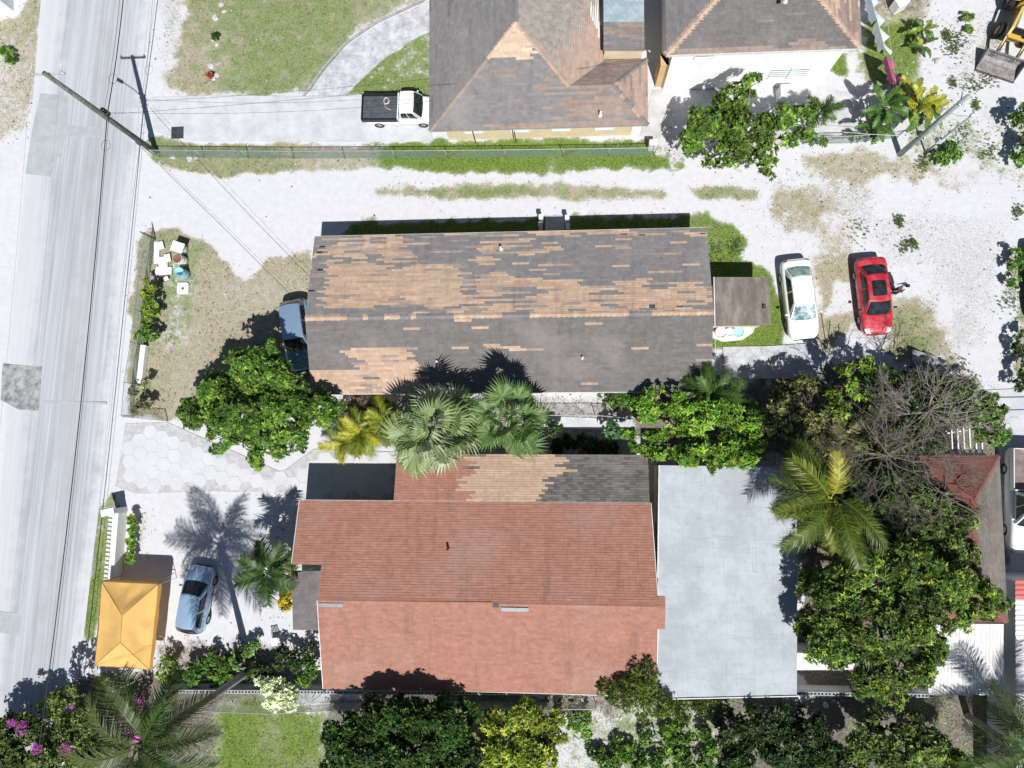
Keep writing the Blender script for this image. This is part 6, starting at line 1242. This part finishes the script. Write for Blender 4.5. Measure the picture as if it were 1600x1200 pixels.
# --- palms
def frond_mesh(seed, L, cA, cB, droop, leaf=.62, nl=46, w=.045, vee=.5):
    rg = random.Random(seed); V, F, C_ = [], [], []; pts = []
    for i in range(13):
        s = i/12; pts.append(Vector((L*(s-.10*droop*s*s), .06*L*math.sin(s*2+seed), L*(.30*s-.52*droop*s*s))))
    mb = MB(); mb.cur = cB; mb.tube(pts, [.035*(1-.8*i/12)+.006 for i in range(13)], 5)
    for k in range(nl):
        s = .14+.85*(k+.5)/nl; f = s*12; i = min(int(f), 11); p = pts[i].lerp(pts[i+1], f-i); tg = (pts[i+1]-pts[i]).normalized(); sd = tg.cross(Vector((0, 0, 1))).normalized(); up = sd.cross(tg)
        ln = leaf*(.45+.75*math.sin(math.pi*min(1, .12+s*.86)))*rg.uniform(.8, 1.12); ct = rg.random()*.8+.2*s; c = tuple(lerp(cA[q], cB[q], ct) for q in range(3))
        for sg in (-1, 1):
            fw = .55+.5*s; d = (sd*sg+tg*fw+up*rg.uniform(-.05, vee)).normalized(); dn = Vector((0, 0, -1)); q1 = p+d*ln*.5; q2 = p+d*ln+dn*ln*rg.uniform(.15, .5); n_ = tg*w*.5*rg.uniform(.8, 1.2); jt = rg.uniform(.8, 1.2); mb.cur = tuple(x*jt for x in c)
            mb.add([p-n_, p+n_, q1+n_*1.1, q1-n_*1.1, q2], [(0, 1, 2, 3), (3, 2, 4)])
    return mb.mesh('frond', palmm)
def fan_mesh(seed, R, cA, cB, pet=1.25):
    rg = random.Random(seed); mb = MB(); mb.cur = cB; pts = [Vector((pet*s, 0, .18*s-.12*s*s)) for s in (0, .5, 1)]; mb.tube(pts, [.03, .022, .016], 5); o = pts[-1]; n_ = 26
    for k in range(n_):
        a = lerp(-2.1, 2.1, k/(n_-1)); r_ = R*(.75+.25*math.cos(a*.6))*rg.uniform(.92, 1.05); d = Vector((math.cos(a), math.sin(a), 0)); s = Vector((-math.sin(a), math.cos(a), 0)); ct = rg.random(); c = tuple(lerp(cA[q], cB[q], ct) for q in range(3)); mb.cur = c
        wd = r_*.058; m_ = o+d*r_*rg.uniform(.48, .68)+Vector((0, 0, .05*r_+.02*(k % 2))); tip = o+d*r_+Vector((0, 0, -.26*r_*rg.uniform(.4, 1.7)))+s*rg.uniform(-.03, .03); md = m_+Vector((0, 0, .025))
        mb.add([o, m_-s*wd, md, m_+s*wd, tip], [(0, 1, 2), (0, 2, 3), (1, 4, 2), (2, 4, 3)])
    return mb.mesh('frond', palmm)
def place(parent, me, top, az, pitch, roll=0., sc=1.): return inst('frond', me, parent, Matrix.Translation(top) @ Matrix.Rotation(az, 4, 'Z') @ Matrix.Rotation(-pitch, 4, 'Y') @ Matrix.Rotation(roll, 4, 'X') @ Matrix.Scale(sc, 4))
def palm(name, label, base, h, meshes, n_, trunk, seed, lean=(0, 0), pit=(-.5, 1.1), sc=(.85, 1.1), group=None, az0=0., arc=2*math.pi, nuts=False, bark=None, roll=.25, dead=None):
    rg = random.Random(seed); b0 = G(*base); top = b0+Vector((lean[0], lean[1], h)); t = thing(name, label, 'palm', b0, group=group)
    if trunk:
        pts = [b0.lerp(top, s)+Vector((lean[0], lean[1], 0))*(-.25*math.sin(math.pi*s)) for s in np.linspace(0, 1, 17)]; MB().tube(pts, [trunk*(1.25-.5*s+.06*(i % 2)) for i, s in enumerate(np.linspace(0, 1, 17))], 10).build('trunk', bark or mat('ringed_palm_trunk', (.30, .275, .25), .9, var=.3, scale=5, fine=20, bmp=.4), t, True)
    for i in range(n_):
        a = az0+arc*((i*.381966) % 1)+rg.uniform(-.12, .12); f = i/max(1, n_-1); p = lerp(pit[1], pit[0], f**.8)+rg.uniform(-.12, .12); place(t, rg.choice(meshes), top, a, p, rg.uniform(-roll, roll), rg.uniform(*sc))
    if trunk > .12 and dead is not None:
        for k in range(4): a = az0+rg.uniform(0, 6.28); place(t, dead, top-Vector((0, 0, .15)), a, rg.uniform(-1.25, -.85), rg.uniform(-.6, .6), rg.uniform(.6, .85))
    if nuts:
        for k in range(6): a = k*1.05; MB().lathe(top+Vector((.22*math.cos(a), .22*math.sin(a), -.3)), [(0, -.13), (.09, -.09), (.12, 0), (.09, .09), (0, .14)], 8).build('coconut', mat('green_coconut', (.20, .20, .04), .5), t, True)
    return t
GP, GP2, YP, YP2 = (.020, .052, .008), (.065, .125, .018), (.16, .17, .025), (.38, .33, .04)
cocoY = [frond_mesh(1, 3.5, (.06, .10, .012), (.23, .26, .03), 1.0, .85, 54), frond_mesh(2, 3.6, (.04, .085, .012), (.14, .19, .025), 1.2, .85, 54), frond_mesh(3, 3.3, (.17, .185, .02), (.44, .41, .05), 1.1, .8, 50), frond_mesh(41, 3.4, (.08, .12, .015), (.27, .29, .035), 1.25, .85, 54)]
cocoG = [frond_mesh(4, 3.9, GP, GP2, .9, .9, 58), frond_mesh(5, 4.2, GP, (.10, .145, .035), 1.1, .9, 58), frond_mesh(6, 3.6, (.03, .06, .014), (.12, .14, .04), 1.3, .85, 52)]
deadf = frond_mesh(51, 3.0, (.16, .11, .06), (.30, .22, .13), 1.3, .6, 40)
palm('coconut_palm', 'coconut palm with golden green fronds hanging over the pale flat roof', (1232, 766), 6.6, [cocoY[k] for k in (0, 1, 1, 2, 3, 0)], 24, .15, 4, (.05, .05), (-.8, .9), (.85, 1.12), nuts=True, az0=1.75, arc=4.2, roll=.6, dead=deadf)
palm('tall_palm', 'tall coconut palm leaning out over the lower street corner', (392, 1046), 11.3, cocoG, 20, .19, 9, (-.1, .1), (-.55, .9), (.85, 1.12), nuts=True, roll=.6, dead=deadf)
palm('corner_palm', 'dark green coconut palm in front of the metal sheds', (1512, 1118), 5.2, cocoG, 15, .16, 13, (.2, -.1), (-.5, .9), (.85, 1.0))
fanm = [fan_mesh(k, r_, a, b_) for k, r_, a, b_ in ((1, 1.15, (.17, .25, .09), (.38, .47, .22)), (2, 1.05, (.13, .21, .07), (.31, .40, .18)), (3, 1.2, (.22, .29, .13), (.48, .55, .32)), (4, 1.1, (.10, .17, .05), (.25, .34, .13)))]
palm('fan_palm', 'large silvery green fan palm between the long house and the red roof house', (703, 674), 5.3, fanm, 38, .16, 17, (0, 0), (-.9, 1.25), (.7, 1.4), roll=.9)
fang = [fan_mesh(k, r_, a, b_) for k, r_, a, b_ in ((7, 1.0, (.08, .15, .04), (.26, .36, .14)), (8, 1.1, (.06, .13, .03), (.20, .29, .10)))]
palm('fan_palm', 'deeper green fan palm beside the silvery one above the rear wing', (805, 658), 5.0, fang, 30, .15, 19, (0, 0), (-.9, 1.25), (.6, 1.25), roll=.9)
aY = [frond_mesh(11, 1.9, (.09, .14, .015), (.32, .36, .035), 1.0, .55, 34, .05), frond_mesh(12, 1.7, (.06, .115, .015), (.20, .24, .03), 1.1, .5, 32, .05), frond_mesh(13, 1.9, (.24, .25, .02), (.52, .50, .05), 1.0, .55, 34, .05)]
aG = [frond_mesh(14, 1.8, (.03, .075, .012), (.10, .165, .03), 1.0, .6, 34, .05), frond_mesh(15, 2.0, (.025, .065, .012), (.09, .15, .03), 1.1, .6, 36, .05)]
palm('areca_palm', 'yellow areca palm clump beside the paved driveway', (578, 676), 1.6, aY, 16, .07, 23, (0, 0), (-.35, 1.2), (.8, 1.05)); palm('areca_palm', 'golden green areca palm against the silvery fan palm', (612, 662), 1.9, aY[:2], 13, .06, 24, (0, 0), (-.35, 1.2), (.75, 1.0)); palm('areca_palm', 'small yellowing areca palm under the big shade tree', (545, 690), .9, aY, 11, .05, 25, (0, 0), (-.3, 1.1), (.7, .9))
palm('young_palm', 'young green palm beside the porch of the red roof house', (462, 876), 3.9, [frond_mesh(31, 2.0, (.02, .06, .012), (.075, .13, .03), 1.0, .75, 36, .06)], 13, .10, 27, (-.1, 0), (-.6, .9), (.85, 1.05))
palm('spiky_palm', 'small feathery palm beside the corner of the long house', (1095, 622), 3.3, aG, 15, .07, 29, (0, 0), (-.4, 1.1), (.8, 1.0)); palm('spiky_palm', 'low feathery palm in the shade of the almond tree', (1125, 632), 2.0, aG, 12, .05, 30, (0, 0), (-.4, 1.1), (.7, .95)); palm('spiky_palm', 'pale upright palm among the grey twigs of the thicket', (1285, 690), 3.2, [frond_mesh(33, 1.9, (.12, .14, .05), (.26, .26, .10), .9, .5, 32, .05)], 9, .06, 31, (0, 0), (-.3, 1.2), (.8, 1.05))
palm('spiky_palm', 'small palm crown poking out beside the green yard tree', (1258, 205), 2.4, aG, 10, .06, 33, (0, 0), (-.3, 1.1), (.6, .8))
for lab, base, z_ in (('yellow leaved croton beside the young palm', (458, 884), 1.4), ('small yellow croton at the porch corner of the red roof house', (452, 940), .8)):
    tree('croton', lab, base, [(base[0]-8, base[1]-6, 11, z_), (base[0]-2, base[1]-14, 9, z_), (base[0]-4, base[1]+6, 8, z_*.8)], cat='shrub', dens=5, per=8, L=.26, W=.11, cols=((.20, .17, .015), (.50, .40, .03)), hot=(.06, .09, .02), ph=.2, trunk=.03)
# banana plants
def banana_leaf(seed, L, W, cA, cB, droop):
    rg = random.Random(seed); mb = MB(); n_ = 12; tear = [rg.uniform(.75, 1.05) for _ in range(n_+1)]
    def ctr(s): return Vector((L*(s-.12*droop*s*s), .05*L*math.sin(2*s+seed), L*(.35*s-.6*droop*s*s)))
    mb.cur = tuple(x*1.3 for x in cB); mb.tube([ctr(s) for s in np.linspace(0, 1, 9)], [.03*(1-.8*s)+.006 for s in np.linspace(0, 1, 9)], 5)
    for k in range(n_):
        s0, s1 = .16+.84*k/n_, .16+.84*(k+.94)/n_
        for sg in (-1, 1):
            w0, w1 = (W*(math.sin(math.pi*min(.98, s*.93+.04))**.55)*tear[k] for s in (s0, s1)); p0, p1 = ctr(s0), ctr(s1); ct = rg.random(); mb.cur = tuple(lerp(cA[q], cB[q], ct) for q in range(3)); z_ = rg.uniform(-.10, .14)
            f0, f1 = Vector((.12, 0, 0)), Vector((.12, 0, 0)); mb.add([p0, p1, p1+f1+Vector((0, sg*w1, z_*w1)), p0+f0+Vector((0, sg*w0, z_*w0))], [(0, 1, 2, 3)])
    return mb.mesh('leaf', palmm)
bG = [banana_leaf(1, 1.8, .30, (.03, .085, .015), (.10, .19, .035), 1.0), banana_leaf(2, 1.6, .28, (.04, .10, .015), (.12, .22, .04), 1.3)]; bY = [banana_leaf(3, 1.5, .30, (.20, .24, .02), (.44, .42, .04), 1.0), banana_leaf(4, 1.4, .28, (.10, .17, .015), (.28, .32, .03), 1.2)]
def banana(label, base, h, meshes, n_, seed, sc=(.8, 1.1)):
    rg = random.Random(seed); b0 = G(*base); t = thing('banana_plant', label, 'plant', b0, group='banana plants by the clothes line'); MB().tube([b0, b0+Vector((0, 0, h))], [.11, .07], 10).build('stem', mat('banana_stem', (.16, .17, .07), .7), t, True)
    for i in range(n_): o = place(t, rg.choice(meshes), b0+Vector((0, 0, h-.08)), i*2.4+rg.uniform(-.2, .2), lerp(1.0, -.2, i/n_)+rg.uniform(-.1, .1), rg.uniform(-.3, .3), rg.uniform(*sc)); o.name = 'leaf'
banana('dark green banana plant with long torn leaves by the white house yard', (1358, 192), 2.2, bG, 9, 1); banana('green banana plant with arching leaves beside the creeper fence', (1352, 212), 1.5, bG, 7, 2, (.7, .9)); banana('bright yellow leaved banana plant beside the pale green pole', (1412, 186), 2.0, bY, 9, 3); banana('yellow green banana plant standing closest to the pink towel', (1400, 165), 1.6, bY, 7, 4, (.7, .9)); banana('fresh green banana plant between the yellow one and the pole', (1425, 192), 1.7, bG+bY, 8, 5, (.75, .95)); banana('young yellow green banana plant near the discarded freezer', (1430, 60), 1.0, [bY[1], bG[1]], 8, 6, (.5, .7)); banana('small young banana plant on the worn grass behind the white house', (1430, 82), .8, [bY[0], bG[0]], 6, 7, (.4, .6))
print("BUILT", len(bpy.data.objects), "leaf tris", NT[0])
